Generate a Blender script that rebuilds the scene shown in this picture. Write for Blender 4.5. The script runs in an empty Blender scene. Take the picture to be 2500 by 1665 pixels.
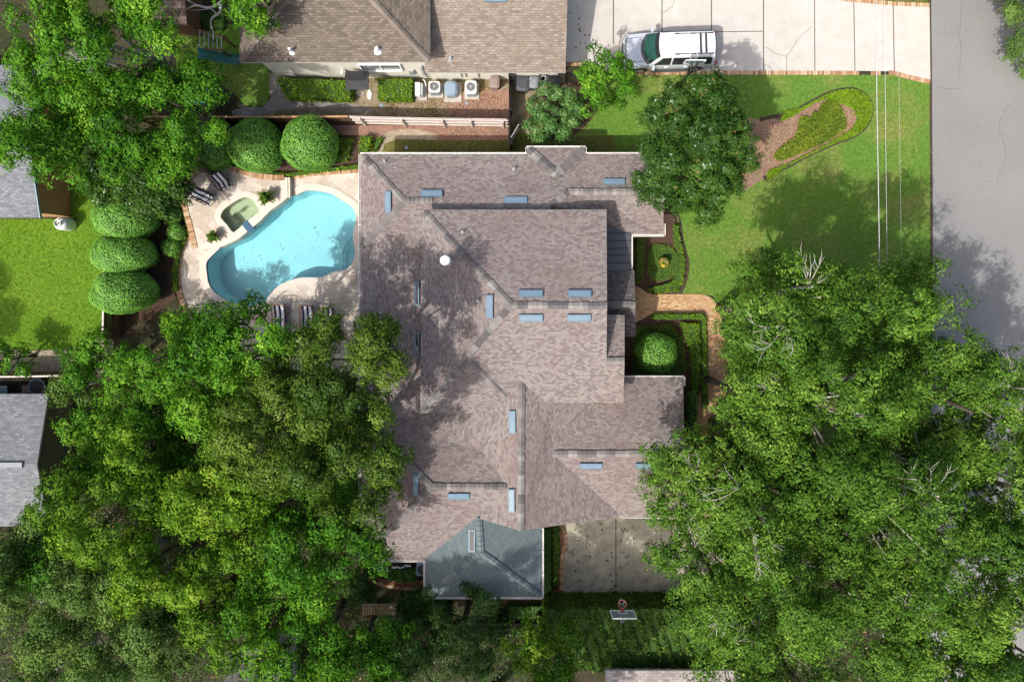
import bpy, bmesh, math, random
import numpy as np
from mathutils import Vector, Matrix
from mathutils.geometry import tessellate_polygon

# ------------------------------------------------------------------ camera, light, exposure
scene = bpy.context.scene
COL = scene.collection
F, H, NX, NY = 1667.0, 40.0, 1250.0, 672.0      # focal length in photo pixels, height of the drone, point straight below it

cam_d = bpy.data.cameras.new("camera")
cam_d.sensor_width = 36.0
cam_d.lens = F / 2500.0 * 36.0
cam_d.shift_y = -(832.5 - NY) / 2500.0
cam_d.clip_end = 2000.0
cam = bpy.data.objects.new("camera", cam_d)
cam.location = (0, 0, H)
COL.objects.link(cam)
scene.camera = cam

SUNV = Vector((-0.53, -0.53, 1.0)).normalized()   # towards the sun
sun_d = bpy.data.lights.new("sun", 'SUN')
sun_d.energy = 3.25
sun_d.angle = math.radians(0.55)
sun_d.color = (1.0, 0.955, 0.88)
sun = bpy.data.objects.new("sun", sun_d)
sun.rotation_euler = SUNV.to_track_quat('Z', 'Y').to_euler()
sun.location = (-30, -30, 60)
COL.objects.link(sun)

world = bpy.data.worlds.new("World")
scene.world = world
world.use_nodes = True
wn = world.node_tree
sky = wn.nodes.new('ShaderNodeTexSky')
sky.sky_type = 'NISHITA'
sky.sun_disc = False
sky.sun_elevation = math.asin(SUNV.z)
sky.sun_rotation = math.atan2(SUNV.x, SUNV.y)
sky.dust_density = 5.0
sky.air_density = 1.0
sky.ozone_density = 0.4
wn.links.new(sky.outputs[0], wn.nodes['Background'].inputs[0])
wn.nodes['Background'].inputs[1].default_value = 0.15

scene.view_settings.view_transform = 'Standard'
scene.view_settings.look = 'None'
scene.view_settings.gamma = 1.0
scene.view_settings.exposure = 0.47
scene.render.engine = 'CYCLES'
scene.cycles.use_denoising = True
scene.cycles.denoiser = 'OPENIMAGEDENOISE'
scene.cycles.denoising_input_passes = 'RGB_ALBEDO_NORMAL'
scene.cycles.denoising_prefilter = 'ACCURATE'
scene.cycles.max_bounces = 6
scene.cycles.diffuse_bounces = 3
scene.cycles.glossy_bounces = 2
scene.cycles.transmission_bounces = 4
scene.cycles.transparent_max_bounces = 8
scene.cycles.caustics_reflective = False
scene.cycles.caustics_refractive = False
scene.cycles.blur_glossy = 1.0
scene.cycles.sample_clamp_indirect = 3.0

rnd = random.Random(7)

def W(px, py, z=0.0):
    k = (H - z) / F
    return Vector(((px - NX) * k, (NY - py) * k, z))

def PX(v):
    k = F / (H - v.z)
    return NX + v.x * k, NY - v.y * k

# ------------------------------------------------------------------ materials
def new_mat(name):
    m = bpy.data.materials.new(name)
    m.use_nodes = True
    nt = m.node_tree
    for n in list(nt.nodes):
        nt.nodes.remove(n)
    out = nt.nodes.new('ShaderNodeOutputMaterial')
    return m, nt, out

def N(nt, t, **kw):
    n = nt.nodes.new(t)
    for k, v in kw.items():
        if k.startswith('i_'):
            key = k[2:]
            n.inputs[int(key) if key.isdigit() else key.replace('_', ' ')].default_value = v
        else:
            setattr(n, k, v)
    return n

def c4(c):
    return (c[0], c[1], c[2], 1.0)

def ramp(nt, stops, interp='LINEAR'):
    r = nt.nodes.new('ShaderNodeValToRGB')
    r.color_ramp.interpolation = interp
    e = r.color_ramp.elements
    e[0].position, e[0].color = stops[0][0], c4(stops[0][1])
    e[1].position, e[1].color = stops[-1][0], c4(stops[-1][1])
    for p, c in stops[1:-1]:
        x = e.new(p)
        x.color = c4(c)
    return r

def mix(nt, fac, a, b, blend='MIX'):
    m = nt.nodes.new('ShaderNodeMix')
    m.data_type = 'RGBA'
    m.blend_type = blend
    for s, v in ((0, fac), (6, a), (7, b)):
        if hasattr(v, 'is_linked') or hasattr(v, 'links'):
            nt.links.new(v, m.inputs[s])
        elif isinstance(v, (int, float)):
            m.inputs[s].default_value = v
        else:
            m.inputs[s].default_value = c4(v)
    return m.outputs[2]

def noise(nt, co, scale, detail=4.0, rough=0.6):
    n = N(nt, 'ShaderNodeTexNoise')
    n.inputs['Scale'].default_value = scale
    n.inputs['Detail'].default_value = detail
    n.inputs['Roughness'].default_value = rough
    nt.links.new(co, n.inputs['Vector'])
    return n.outputs['Fac']

def coords(nt, kind='Object'):
    return N(nt, 'ShaderNodeTexCoord').outputs[kind]

def principled(nt, out, rough=0.8, spec=0.3, metal=0.0):
    p = N(nt, 'ShaderNodeBsdfPrincipled')
    p.inputs['Roughness'].default_value = rough
    p.inputs['Metallic'].default_value = metal
    p.inputs['Specular IOR Level'].default_value = spec
    nt.links.new(p.outputs[0], out.inputs[0])
    return p

def bump(nt, p, h, dist, strength=0.6):
    b = N(nt, 'ShaderNodeBump')
    b.inputs['Distance'].default_value = dist
    b.inputs['Strength'].default_value = strength
    nt.links.new(h, b.inputs['Height'])
    nt.links.new(b.outputs[0], p.inputs['Normal'])

def mat_plain(name, col, rough=0.6, spec=0.3, metal=0.0, var=0.12, scale=3.0):
    m, nt, out = new_mat(name)
    p = principled(nt, out, rough, spec, metal)
    co = coords(nt)
    n = noise(nt, co, scale, 5)
    r = ramp(nt, [(0.3, [c * (1 - var) for c in col]), (0.7, [min(1, c * (1 + var)) for c in col])])
    nt.links.new(n, r.inputs[0])
    nt.links.new(r.outputs[0], p.inputs['Base Color'])
    return m

def mat_ground(name, base, patch, grain, s1=0.5, s2=6.0, s3=25.0, f3=0.5, rough=0.95, bd=0.03, thr=(0.4, 0.62)):
    """base and patch colours mixed by broad noise, fine grain on top"""
    m, nt, out = new_mat(name)
    p = principled(nt, out, rough, 0.15)
    co = coords(nt)
    r1 = ramp(nt, [(thr[0], (0, 0, 0)), (thr[1], (1, 1, 1))])
    nt.links.new(noise(nt, co, s1, 6, 0.65), r1.inputs[0])
    a = mix(nt, r1.outputs[0], base, patch)
    lo, hi = (0.90, 1.07) if name in ('asphalt', 'pale concrete') else (0.62, 1.3)
    r2 = ramp(nt, [(0.35, (lo, lo, lo)), (0.65, (hi, hi, hi))])
    nt.links.new(noise(nt, co, s2, 5), r2.inputs[0])
    b = mix(nt, 0.7, a, r2.outputs[0], 'MULTIPLY')
    n3 = noise(nt, co, s3, 3, 0.7)
    r3 = ramp(nt, [(0.42, (0, 0, 0)), (0.62, (1, 1, 1))])
    nt.links.new(n3, r3.inputs[0])
    mm = N(nt, 'ShaderNodeMath', operation='MULTIPLY')
    nt.links.new(r3.outputs[0], mm.inputs[0])
    mm.inputs[1].default_value = f3
    c = mix(nt, mm.outputs[0], b, grain)
    nt.links.new(c, p.inputs['Base Color'])
    bump(nt, p, n3, bd)
    return m

def mat_bricks(name, stops, w, h, mortar, mort_col, kind='Object', rot=0.0, rough=0.85, tint=None, tint_s=0.35, bd=0.01, msz=0.01, tint_thr=(0.45, 0.65), squash=1.0):
    m, nt, out = new_mat(name)
    p = principled(nt, out, rough, 0.2)
    co = coords(nt, kind)
    mp = N(nt, 'ShaderNodeMapping')
    mp.inputs['Rotation'].default_value = (0, 0, rot)
    nt.links.new(co, mp.inputs[0])
    b = N(nt, 'ShaderNodeTexBrick')
    b.inputs['Color1'].default_value = (0, 0, 0, 1)
    b.inputs['Color2'].default_value = (1, 1, 1, 1)
    b.inputs['Mortar'].default_value = (0.5, 0.5, 0.5, 1)
    b.inputs['Scale'].default_value = 1.0
    b.inputs['Mortar Size'].default_value = msz
    b.inputs['Mortar Smooth'].default_value = 0.3
    b.inputs['Brick Width'].default_value = w
    b.inputs['Row Height'].default_value = h
    nt.links.new(mp.outputs[0], b.inputs['Vector'])
    r = ramp(nt, stops)
    nt.links.new(b.outputs['Color'], r.inputs[0])
    c = r.outputs[0]
    if tint is not None:
        rt = ramp(nt, [(tint_thr[0], (0, 0, 0)), (tint_thr[1], (1, 1, 1))])
        nt.links.new(noise(nt, coords(nt), tint_s, 5, 0.6), rt.inputs[0])
        c = mix(nt, rt.outputs[0], c, mix(nt, 0.5, c, tint))
    r4 = ramp(nt, [(0.3, (0.78, 0.78, 0.78)), (0.7, (1.18, 1.18, 1.18))])
    nt.links.new(noise(nt, coords(nt), 9.0, 5, 0.7), r4.inputs[0])
    c = mix(nt, 0.8, c, r4.outputs[0], 'MULTIPLY')
    mf = N(nt, 'ShaderNodeMath', operation='MULTIPLY')
    nt.links.new(b.outputs['Fac'], mf.inputs[0])
    mf.inputs[1].default_value = mortar
    c = mix(nt, mf.outputs[0], c, mort_col)
    nt.links.new(c, p.inputs['Base Color'])
    inv = N(nt, 'ShaderNodeMath', operation='SUBTRACT')
    inv.inputs[0].default_value = 1.0
    nt.links.new(b.outputs['Fac'], inv.inputs[1])
    bump(nt, p, inv.outputs[0], bd)
    return m

def mat_leaf(name, stops, trans=0.3, gloss=0.06, grough=0.45, tcol=None, k=1.0):
    gloss = gloss * 0.3
    stops = [(p_, tuple(min(0.9, v * k) for v in c_)) for p_, c_ in stops]
    """leaf colours picked per leaf by the 'tint' attribute"""
    m, nt, out = new_mat(name)
    at = N(nt, 'ShaderNodeAttribute', attribute_name='tint')
    r = ramp(nt, stops)
    nt.links.new(at.outputs['Fac'], r.inputs[0])
    d = N(nt, 'ShaderNodeBsdfDiffuse')
    t = N(nt, 'ShaderNodeBsdfTranslucent')
    nt.links.new(r.outputs[0], d.inputs[0])
    tc = mix(nt, 0.6, r.outputs[0], tcol or (0.13, 0.22, 0.015))
    nt.links.new(tc, t.inputs[0])
    a = N(nt, 'ShaderNodeMixShader')
    a.inputs[0].default_value = trans
    nt.links.new(d.outputs[0], a.inputs[1])
    nt.links.new(t.outputs[0], a.inputs[2])
    g = N(nt, 'ShaderNodeBsdfGlossy')
    g.inputs['Roughness'].default_value = grough
    g.inputs['Color'].default_value = (0.9, 0.95, 1, 1)
    b = N(nt, 'ShaderNodeMixShader')
    b.inputs[0].default_value = gloss
    nt.links.new(a.outputs[0], b.inputs[1])
    nt.links.new(g.outputs[0], b.inputs[2])
    nt.links.new(b.outputs[0], out.inputs[0])
    return m

M = {}
M['asphalt'] = mat_ground('asphalt', (0.215, 0.214, 0.21), (0.24, 0.239, 0.235), (0.165, 0.164, 0.16), 0.15, 7.0, 34.0, 0.4, 0.9, 0.006)
M['concrete'] = mat_ground('pale concrete', (0.485, 0.46, 0.425), (0.465, 0.435, 0.395), (0.44, 0.41, 0.37), 0.35, 1.6, 14.0, 0.15, 0.85, 0.003)
M['old_concrete'] = mat_ground('stained concrete', (0.40, 0.37, 0.29), (0.30, 0.285, 0.22), (0.20, 0.18, 0.13), 0.5, 2.0, 18.0, 0.35, 0.9, 0.004)
M['joint'] = mat_plain('joint', (0.10, 0.085, 0.07), 0.95)
M['grass'] = mat_ground('front lawn', (0.105, 0.205, 0.03), (0.23, 0.215, 0.07), (0.068, 0.15, 0.02), 0.38, 5.0, 22.0, 0.5, 0.95, 0.05, (0.46, 0.72))
M['grass_bright'] = mat_ground('bright lawn', (0.095, 0.20, 0.012), (0.125, 0.22, 0.018), (0.05, 0.12, 0.008), 0.4, 5.0, 22.0, 0.55, 0.95, 0.05)
M['grass_dry'] = mat_ground('dry lawn', (0.10, 0.115, 0.025), (0.17, 0.14, 0.05), (0.06, 0.075, 0.018), 0.8, 5.0, 22.0, 0.5, 0.95, 0.05)
M['dirt'] = mat_ground('dirt', (0.045, 0.038, 0.024), (0.022, 0.035, 0.012), (0.085, 0.062, 0.04), 0.6, 4.0, 16.0, 0.4)
M['mossy'] = mat_ground('mossy sand', (0.24, 0.20, 0.155), (0.10, 0.10, 0.045), (0.40, 0.30, 0.18), 0.9, 5.0, 13.0, 0.5, 0.95, 0.03, (0.42, 0.58))
M['sand'] = mat_ground('sand', (0.36, 0.29, 0.22), (0.25, 0.21, 0.15), (0.45, 0.38, 0.3), 0.9, 5.0, 18.0, 0.4)
M['path'] = mat_ground('grey path', (0.26, 0.24, 0.22), (0.14, 0.13, 0.115), (0.34, 0.30, 0.26), 1.0, 5.0, 14.0, 0.4)
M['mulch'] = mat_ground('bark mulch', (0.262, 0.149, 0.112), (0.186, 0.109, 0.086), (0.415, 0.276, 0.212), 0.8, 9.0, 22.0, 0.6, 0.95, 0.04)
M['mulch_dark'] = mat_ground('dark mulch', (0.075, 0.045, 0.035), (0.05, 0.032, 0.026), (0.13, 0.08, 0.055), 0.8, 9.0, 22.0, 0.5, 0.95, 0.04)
M['edging'] = mat_plain('earth edge', (0.055, 0.04, 0.03), 0.95, var=0.4, scale=8)
M['travertine'] = mat_bricks('travertine paving', [(0.0, (0.432, 0.359, 0.294)), (0.35, (0.506, 0.442, 0.377)), (0.7, (0.552, 0.488, 0.423)), (1.0, (0.607, 0.552, 0.488))], 0.62, 0.41, 0.55, (0.331, 0.276, 0.221), rot=math.radians(35), msz=0.008, tint=(0.386, 0.331, 0.258), tint_s=1.3)
M['coping'] = mat_plain('smooth coping', (0.58, 0.52, 0.45), 0.7, var=0.06, scale=2.0)
M['path_brick'] = mat_bricks('path brick', [(0.0, (0.36, 0.19, 0.085)), (0.4, (0.46, 0.28, 0.13)), (0.75, (0.53, 0.365, 0.195)), (1.0, (0.60, 0.46, 0.29))], 0.21, 0.105, 0.7, (0.260, 0.183, 0.126), msz=0.012, tint=(0.450, 0.244, 0.140), tint_s=0.8)
M['edge_brick'] = mat_bricks('edging brick', [(0.0, (0.28, 0.14, 0.075)), (0.35, (0.42, 0.25, 0.135)), (0.7, (0.50, 0.35, 0.21)), (1.0, (0.58, 0.46, 0.32))], 0.125, 0.6, 0.85, (0.16, 0.11, 0.07), kind='UV', msz=0.016)
M['shaded_brick'] = mat_bricks('shaded path brick', [(0.0, (0.22, 0.085, 0.045)), (0.5, (0.33, 0.14, 0.07)), (1.0, (0.42, 0.24, 0.15))], 0.21, 0.105, 0.8, (0.06, 0.05, 0.035), msz=0.014, tint=(0.15, 0.08, 0.05), tint_s=0.9)  # darker copy of the path brick, shade of these walks put into its colours

def shingle(name, stops, mort, tint, tint_s, w=0.195, h=0.112, thr=(0.45, 0.65)):
    return mat_bricks(name, stops, w, h, 0.6, mort, kind='UV', rough=0.92, tint=tint, tint_s=tint_s, bd=0.02, msz=0.011, tint_thr=thr)
SH_MAIN = [(0.0, (0.162, 0.134, 0.127)), (0.25, (0.192, 0.160, 0.152)), (0.45, (0.229, 0.194, 0.185)), (0.6, (0.252, 0.218, 0.205)), (0.8, (0.268, 0.238, 0.222)), (1.0, (0.287, 0.260, 0.243))]
M['shingle'] = shingle('mauve grey shingles', SH_MAIN, (0.14, 0.11, 0.11), (0.19, 0.135, 0.128), 0.3)
M['shingle_dark'] = shingle('dark grey porch shingles', [(0.0, (0.07, 0.065, 0.066)), (0.4, (0.105, 0.095, 0.096)), (0.75, (0.15, 0.135, 0.132)), (1.0, (0.19, 0.178, 0.17))], (0.07, 0.065, 0.065), (0.11, 0.11, 0.11), 0.6)
M['shingle_teal'] = shingle('teal grey shingles', [(0.0, (0.105, 0.137, 0.147)), (0.5, (0.125, 0.158, 0.168)), (1.0, (0.145, 0.18, 0.188))], (0.08, 0.108, 0.118), (0.118, 0.152, 0.162), 0.5, 0.26, 0.12)
M['shingle_brown'] = shingle('brown shingles', [(0.0, (0.113, 0.094, 0.074)), (0.5, (0.156, 0.129, 0.105)), (1.0, (0.199, 0.168, 0.140))], (0.066, 0.053, 0.043), (0.156, 0.129, 0.101), 0.5, 0.28, 0.13)
M['shingle_tan'] = shingle('tan shingles', [(0.0, (0.181, 0.146, 0.120)), (0.5, (0.237, 0.194, 0.159)), (1.0, (0.292, 0.249, 0.211))], (0.116, 0.090, 0.073), (0.224, 0.181, 0.146), 0.5, 0.28, 0.13)
M['shingle_blue'] = shingle('blue grey shingles', [(0.0, (0.139, 0.149, 0.165)), (0.5, (0.188, 0.198, 0.215)), (1.0, (0.238, 0.244, 0.261))], (0.092, 0.099, 0.109), (0.132, 0.139, 0.152), 0.9, 0.28, 0.13)
M['shingle_pale'] = shingle('pale grey shingles', [(0.0, (0.26, 0.22, 0.20)), (0.4, (0.38, 0.33, 0.31)), (1.0, (0.50, 0.46, 0.43))], (0.2, 0.17, 0.16), (0.36, 0.32, 0.3), 0.5, 0.34, 0.14)
M['cap'] = mat_leaf('shadow toned ridge cap', [(0.0, (0.105, 0.098, 0.10)), (0.5, (0.19, 0.178, 0.172)), (1.0, (0.285, 0.268, 0.255))], 0.0, 0.0)  # tone steps stand in for shadows between caps, besides random colour
M['cap_teal'] = mat_leaf('teal ridge cap', [(0.0, (0.10, 0.135, 0.145)), (1.0, (0.20, 0.235, 0.24))], 0.0, 0.0)
M['cap_brown'] = mat_leaf('brown ridge cap', [(0.0, (0.160, 0.132, 0.112)), (1.0, (0.232, 0.200, 0.168))], 0.0, 0.0)
M['fascia'] = mat_plain('fascia paint', (0.52, 0.49, 0.45), 0.6)
M['gutter'] = mat_plain('white gutter paint', (0.74, 0.71, 0.67), 0.45, var=0.15)
M['stucco'] = mat_plain('cream stucco', (0.66, 0.64, 0.55), 0.9, var=0.05)
M['house_wall'] = mat_plain('house wall paint', (0.50, 0.45, 0.40), 0.9, var=0.08)
M['brown_wall'] = mat_plain('brown wall paint', (0.40, 0.20, 0.10), 0.85, var=0.06, scale=1.0)
M['olive_wall'] = mat_plain('olive wall paint', (0.16, 0.145, 0.08), 0.85, var=0.06)
M['sunlit_wall'] = mat_plain('sunlit brown wall paint', (0.48, 0.27, 0.14), 0.85, var=0.06)  # brown wall lightened: sun on its south side is put into the colour
M['white'] = mat_plain('white paint', (0.78, 0.78, 0.77), 0.4, var=0.04)
M['white_metal'] = mat_plain('white metal', (0.82, 0.83, 0.84), 0.3, 0.5, var=0.03)
M['grey_metal'] = mat_plain('grey metal', (0.40, 0.42, 0.44), 0.4, 0.5, 0.3, var=0.1)
M['dark_metal'] = mat_plain('dark metal', (0.035, 0.037, 0.042), 0.45, 0.4)
M['black'] = mat_plain('black plastic', (0.028, 0.029, 0.033), 0.5, 0.4, var=0.3)
M['charcoal'] = mat_plain('charcoal plastic', (0.055, 0.06, 0.07), 0.5, 0.4, var=0.2)
M['slate_panel'] = mat_plain('slate roof panel', (0.085, 0.093, 0.105), 0.45, 0.4, 0.0, var=0.06)
M['skyglass'] = mat_plain('skylight glass', (0.16, 0.235, 0.30), 0.22, 0.6, var=0.07, scale=1.5)  # blue of the reflected sky is put into the base colour
M['skyframe'] = mat_plain('skylight frame', (0.12, 0.20, 0.27), 0.4, 0.4)
M['darkglass'] = mat_plain('dark glass', (0.02, 0.023, 0.03), 0.08, 0.6)
M['winglass'] = mat_plain('window glass', (0.12, 0.14, 0.17), 0.1, 0.6)
M['windshield'] = mat_plain('windscreen glass', (0.02, 0.075, 0.06), 0.07, 0.6)
M['carpaint'] = mat_plain('silver white car paint', (0.55, 0.585, 0.63), 0.22, 0.6, 0.25, var=0.03)
M['carroof'] = mat_plain('white car roof paint', (0.66, 0.665, 0.70), 0.3, 0.5, 0.0, var=0.02)
M['tyre'] = mat_plain('tyre rubber', (0.02, 0.02, 0.021), 0.8)
M['taillight'] = mat_plain('tail light', (0.35, 0.06, 0.05), 0.3, 0.5)
M['acgrey'] = mat_plain('air conditioner paint', (0.60, 0.60, 0.56), 0.5, var=0.06)
M['bluegrey'] = mat_plain('blue grey plastic', (0.22, 0.30, 0.38), 0.35, 0.4, var=0.06)
M['taupe'] = mat_plain('taupe plastic', (0.24, 0.185, 0.17), 0.5, var=0.08)
M['lidgrey'] = mat_plain('grey plastic lid', (0.20, 0.215, 0.24), 0.5, var=0.06)
M['slab'] = mat_plain('concrete pad', (0.42, 0.39, 0.34), 0.9)
M['fence_brown'] = mat_plain('fence wood', (0.115, 0.065, 0.038), 0.9, var=0.3, scale=6)
M['fence_pale'] = mat_plain('pale weathered fence wood', (0.60, 0.53, 0.49), 0.85, var=0.12, scale=5)
M['fence_cap'] = mat_plain('sunlit fence rail wood', (0.40, 0.24, 0.12), 0.85, var=0.3, scale=4)  # lighter copy of the fence wood, sun on the top rail painted in
M['fence_black'] = mat_plain('dark fence wood', (0.03, 0.027, 0.026), 0.9, var=0.4, scale=6)
M['tan_wood'] = mat_plain('tan wood', (0.30, 0.215, 0.115), 0.85, var=0.25, scale=5)
M['shed_wood'] = mat_bricks('old shed planks', [(0.0, (0.06, 0.04, 0.032)), (0.5, (0.10, 0.068, 0.055)), (1.0, (0.15, 0.11, 0.09))], 2.5, 0.2, 0.6, (0.03, 0.02, 0.018))
M['navy'] = mat_plain('navy cloth', (0.014, 0.016, 0.055), 0.9)
M['white_cloth'] = mat_plain('white cloth', (0.72, 0.72, 0.74), 0.9, var=0.04)
M['teak'] = mat_plain('brown lounger wood', (0.22, 0.10, 0.045), 0.6)
M['terracotta'] = mat_plain('terracotta', (0.36, 0.17, 0.10), 0.85)
M['urn'] = mat_plain('gold stoneware', (0.38, 0.25, 0.09), 0.6)
M['slide'] = mat_plain('teal plastic', (0.03, 0.16, 0.145), 0.35, 0.5, var=0.1)
M['blueplastic'] = mat_plain('bright blue plastic', (0.012, 0.26, 0.52), 0.5, var=0.05)
M['steel'] = mat_plain('blue painted steel', (0.17, 0.24, 0.28), 0.4, 0.5)
M['rim'] = mat_plain('red hoop paint', (0.55, 0.09, 0.08), 0.4)
M['net'] = mat_plain('white net', (0.7, 0.7, 0.7), 0.9)
M['cable'] = mat_plain('pale cable', (0.5, 0.51, 0.5), 0.5)
M['tank'] = mat_plain('white tank paint', (0.68, 0.72, 0.67), 0.4, 0.4, var=0.05)
M['plaster'] = mat_plain('pool plaster', (0.38, 0.64, 0.68), 0.8, var=0.05, scale=1.2)
M['step_line'] = mat_plain('pool step edge', (0.12, 0.30, 0.36), 0.8)
M['spa_plaster'] = mat_plain('spa plaster', (0.46, 0.47, 0.36), 0.8, var=0.08, scale=2)
M['tile'] = mat_plain('blue pool tile', (0.03, 0.09, 0.16), 0.25, 0.5, var=0.2, scale=9)
M['bark'] = mat_plain('grey brown bark', (0.085, 0.066, 0.05), 0.95, var=0.35, scale=6)
M['bark_pale'] = mat_plain('pale bark', (0.38, 0.355, 0.31), 0.9, var=0.25, scale=4)
M['bark_grey'] = mat_plain('silver grey bark', (0.30, 0.29, 0.275), 0.9, var=0.25, scale=4)
M['litter'] = mat_leaf('fallen leaf', [(0.0, (0.10, 0.05, 0.025)), (0.5, (0.24, 0.12, 0.05)), (0.8, (0.40, 0.25, 0.12)), (1.0, (0.55, 0.42, 0.26))], 0.0, 0.02)
M['litter_dark'] = mat_leaf('dark fallen leaf', [(0.0, (0.03, 0.025, 0.02)), (1.0, (0.12, 0.08, 0.045))], 0.0, 0.02)

M['l_bright'] = mat_leaf('bright oak leaf', [(0.0, (0.012, 0.05, 0.004)), (0.4, (0.04, 0.13, 0.008)), (0.75, (0.09, 0.225, 0.014)), (1, (0.19, 0.34, 0.03))], 0.16, 0.02, k=1.12)
M['l_yellow'] = mat_leaf('yellow green oak leaf', [(0.0, (0.016, 0.05, 0.004)), (0.4, (0.054, 0.13, 0.008)), (0.75, (0.115, 0.22, 0.014)), (1, (0.24, 0.33, 0.03))], 0.16, 0.02, k=1.12)
M['l_olive'] = mat_leaf('olive laurel leaf', [(0.0, (0.01, 0.026, 0.004)), (0.4, (0.03, 0.066, 0.007)), (0.75, (0.072, 0.128, 0.013)), (1, (0.15, 0.21, 0.028))], 0.12, 0.03, k=1.15)
M['l_syc'] = mat_leaf('elm leaf', [(0.0, (0.012, 0.040, 0.006)), (0.4, (0.042, 0.100, 0.011)), (0.75, (0.094, 0.180, 0.020)), (1, (0.20, 0.29, 0.045))], 0.16, 0.02, k=1.3)
M['l_mag'] = mat_leaf('magnolia leaf', [(0.0, (0.012, 0.032, 0.005)), (0.6, (0.026, 0.066, 0.009)), (0.95, (0.055, 0.105, 0.015)), (1.0, (0.15, 0.085, 0.035))], 0.08, 0.05, 0.30, k=1.35)
M['l_dark'] = mat_leaf('dark green leaf', [(0.0, (0.014, 0.036, 0.008)), (0.5, (0.028, 0.068, 0.012)), (1, (0.06, 0.115, 0.02))], 0.12, 0.04, k=1.4)
M['l_grey'] = mat_leaf('dull grey green leaf', [(0.0, (0.022, 0.048, 0.010)), (0.5, (0.050, 0.095, 0.018)), (1, (0.11, 0.165, 0.036))], 0.14, 0.02, k=1.6)
M['l_topiary'] = mat_leaf('clipped shrub leaf', [(0.0, (0.02, 0.06, 0.008)), (0.5, (0.044, 0.115, 0.013)), (1, (0.09, 0.185, 0.025))], 0.15, 0.08, k=2.7)
M['l_bush'] = mat_leaf('blue green shrub leaf', [(0.0, (0.022, 0.062, 0.013)), (0.5, (0.046, 0.11, 0.022)), (1, (0.1, 0.17, 0.045))], 0.2, 0.08, k=1.7)
M['l_hedge'] = mat_leaf('bright hedge leaf', [(0.0, (0.055, 0.110, 0.0042)), (0.5, (0.104, 0.180, 0.0070)), (1.0, (0.165, 0.250, 0.0126))], 0.3, 0.03, k=1.6)
M['l_cover'] = mat_leaf('ground cover leaf', [(0.0, (0.039, 0.065, 0.0056)), (0.5, (0.071, 0.105, 0.0084)), (1.0, (0.134, 0.150, 0.0140))], 0.2, 0.03, k=1.9)
M['l_fern'] = mat_leaf('fern leaf', [(0.0, (0.05, 0.12, 0.008)), (1.0, (0.13, 0.25, 0.02))], 0.3, 0.04)
M['l_grass'] = mat_leaf('grass blade', [(0.0, (0.085, 0.18, 0.022)), (0.5, (0.135, 0.255, 0.03)), (1.0, (0.22, 0.29, 0.055))], 0.3, 0.02, k=1.2)
M['l_grass_b'] = mat_leaf('bright grass blade', [(0.0, (0.10, 0.21, 0.008)), (0.5, (0.145, 0.28, 0.010)), (1.0, (0.20, 0.33, 0.016))], 0.3, 0.02)
M['petal'] = mat_leaf('flower petal', [(0.0, (0.09, 0.16, 0.02)), (0.3, (0.55, 0.42, 0.02)), (0.6, (0.65, 0.25, 0.02)), (1.0, (0.7, 0.6, 0.45))], 0.2, 0.02)

# water: tinted clear sheet with a rippled reflection (sun passes through it)
def mat_water(name, tint, bs, bdist, fresnel=1.33):
    m, nt, out = new_mat(name)
    tr = N(nt, 'ShaderNodeBsdfTransparent')
    tr.inputs[0].default_value = c4(tint)
    gl = N(nt, 'ShaderNodeBsdfGlossy')
    gl.inputs['Roughness'].default_value = 0.10
    fr = N(nt, 'ShaderNodeFresnel')
    fr.inputs[0].default_value = fresnel
    co = coords(nt)
    n1 = noise(nt, co, bs, 2, 0.5)
    b = N(nt, 'ShaderNodeBump')
    b.inputs['Distance'].default_value = bdist
    b.inputs['Strength'].default_value = 1.0
    nt.links.new(n1, b.inputs['Height'])
    nt.links.new(b.outputs[0], gl.inputs['Normal'])
    nt.links.new(b.outputs[0], fr.inputs['Normal'])
    ms = N(nt, 'ShaderNodeMixShader')
    nt.links.new(fr.outputs[0], ms.inputs[0])
    nt.links.new(tr.outputs[0], ms.inputs[1])
    nt.links.new(gl.outputs[0], ms.inputs[2])
    nt.links.new(ms.outputs[0], out.inputs[0])
    return m
M['water'] = mat_water('pool water', (0.76, 0.94, 0.975), 3.0, 0.022)
M['spa_water'] = mat_water('spa water', (0.82, 0.93, 0.85), 4.0, 0.012)
m, nt, out = new_mat('clear acrylic')
_t = N(nt, 'ShaderNodeBsdfTransparent'); _t.inputs[0].default_value = (0.75, 0.85, 0.88, 1)
_p = N(nt, 'ShaderNodeBsdfPrincipled'); _p.inputs['Base Color'].default_value = (0.35, 0.45, 0.48, 1); _p.inputs['Roughness'].default_value = 0.15
_m = N(nt, 'ShaderNodeMixShader'); _m.inputs[0].default_value = 0.45
nt.links.new(_t.outputs[0], _m.inputs[1]); nt.links.new(_p.outputs[0], _m.inputs[2]); nt.links.new(_m.outputs[0], out.inputs[0])
M['acrylic'] = m

# ------------------------------------------------------------------ objects and meshes
def tag(o, label=None, cat=None, group=None, kind=None):
    if label: o['label'] = label
    if cat: o['category'] = cat
    if group: o['group'] = group
    if kind: o['kind'] = kind
    return o

def thing(name, label, cat, loc, group=None, rotz=0.0):
    o = bpy.data.objects.new(name, None)
    o.empty_display_size = 0.3
    o.location = Vector(loc)
    o.rotation_euler = (0, 0, rotz)
    COL.objects.link(o)
    return tag(o, label, cat, group)

def copy_tree(o, parent=None):
    c = o.copy()
    COL.objects.link(c)
    if parent is not None:
        c.parent = parent
    for ch in list(o.children):
        copy_tree(ch, c)
    return c

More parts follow.
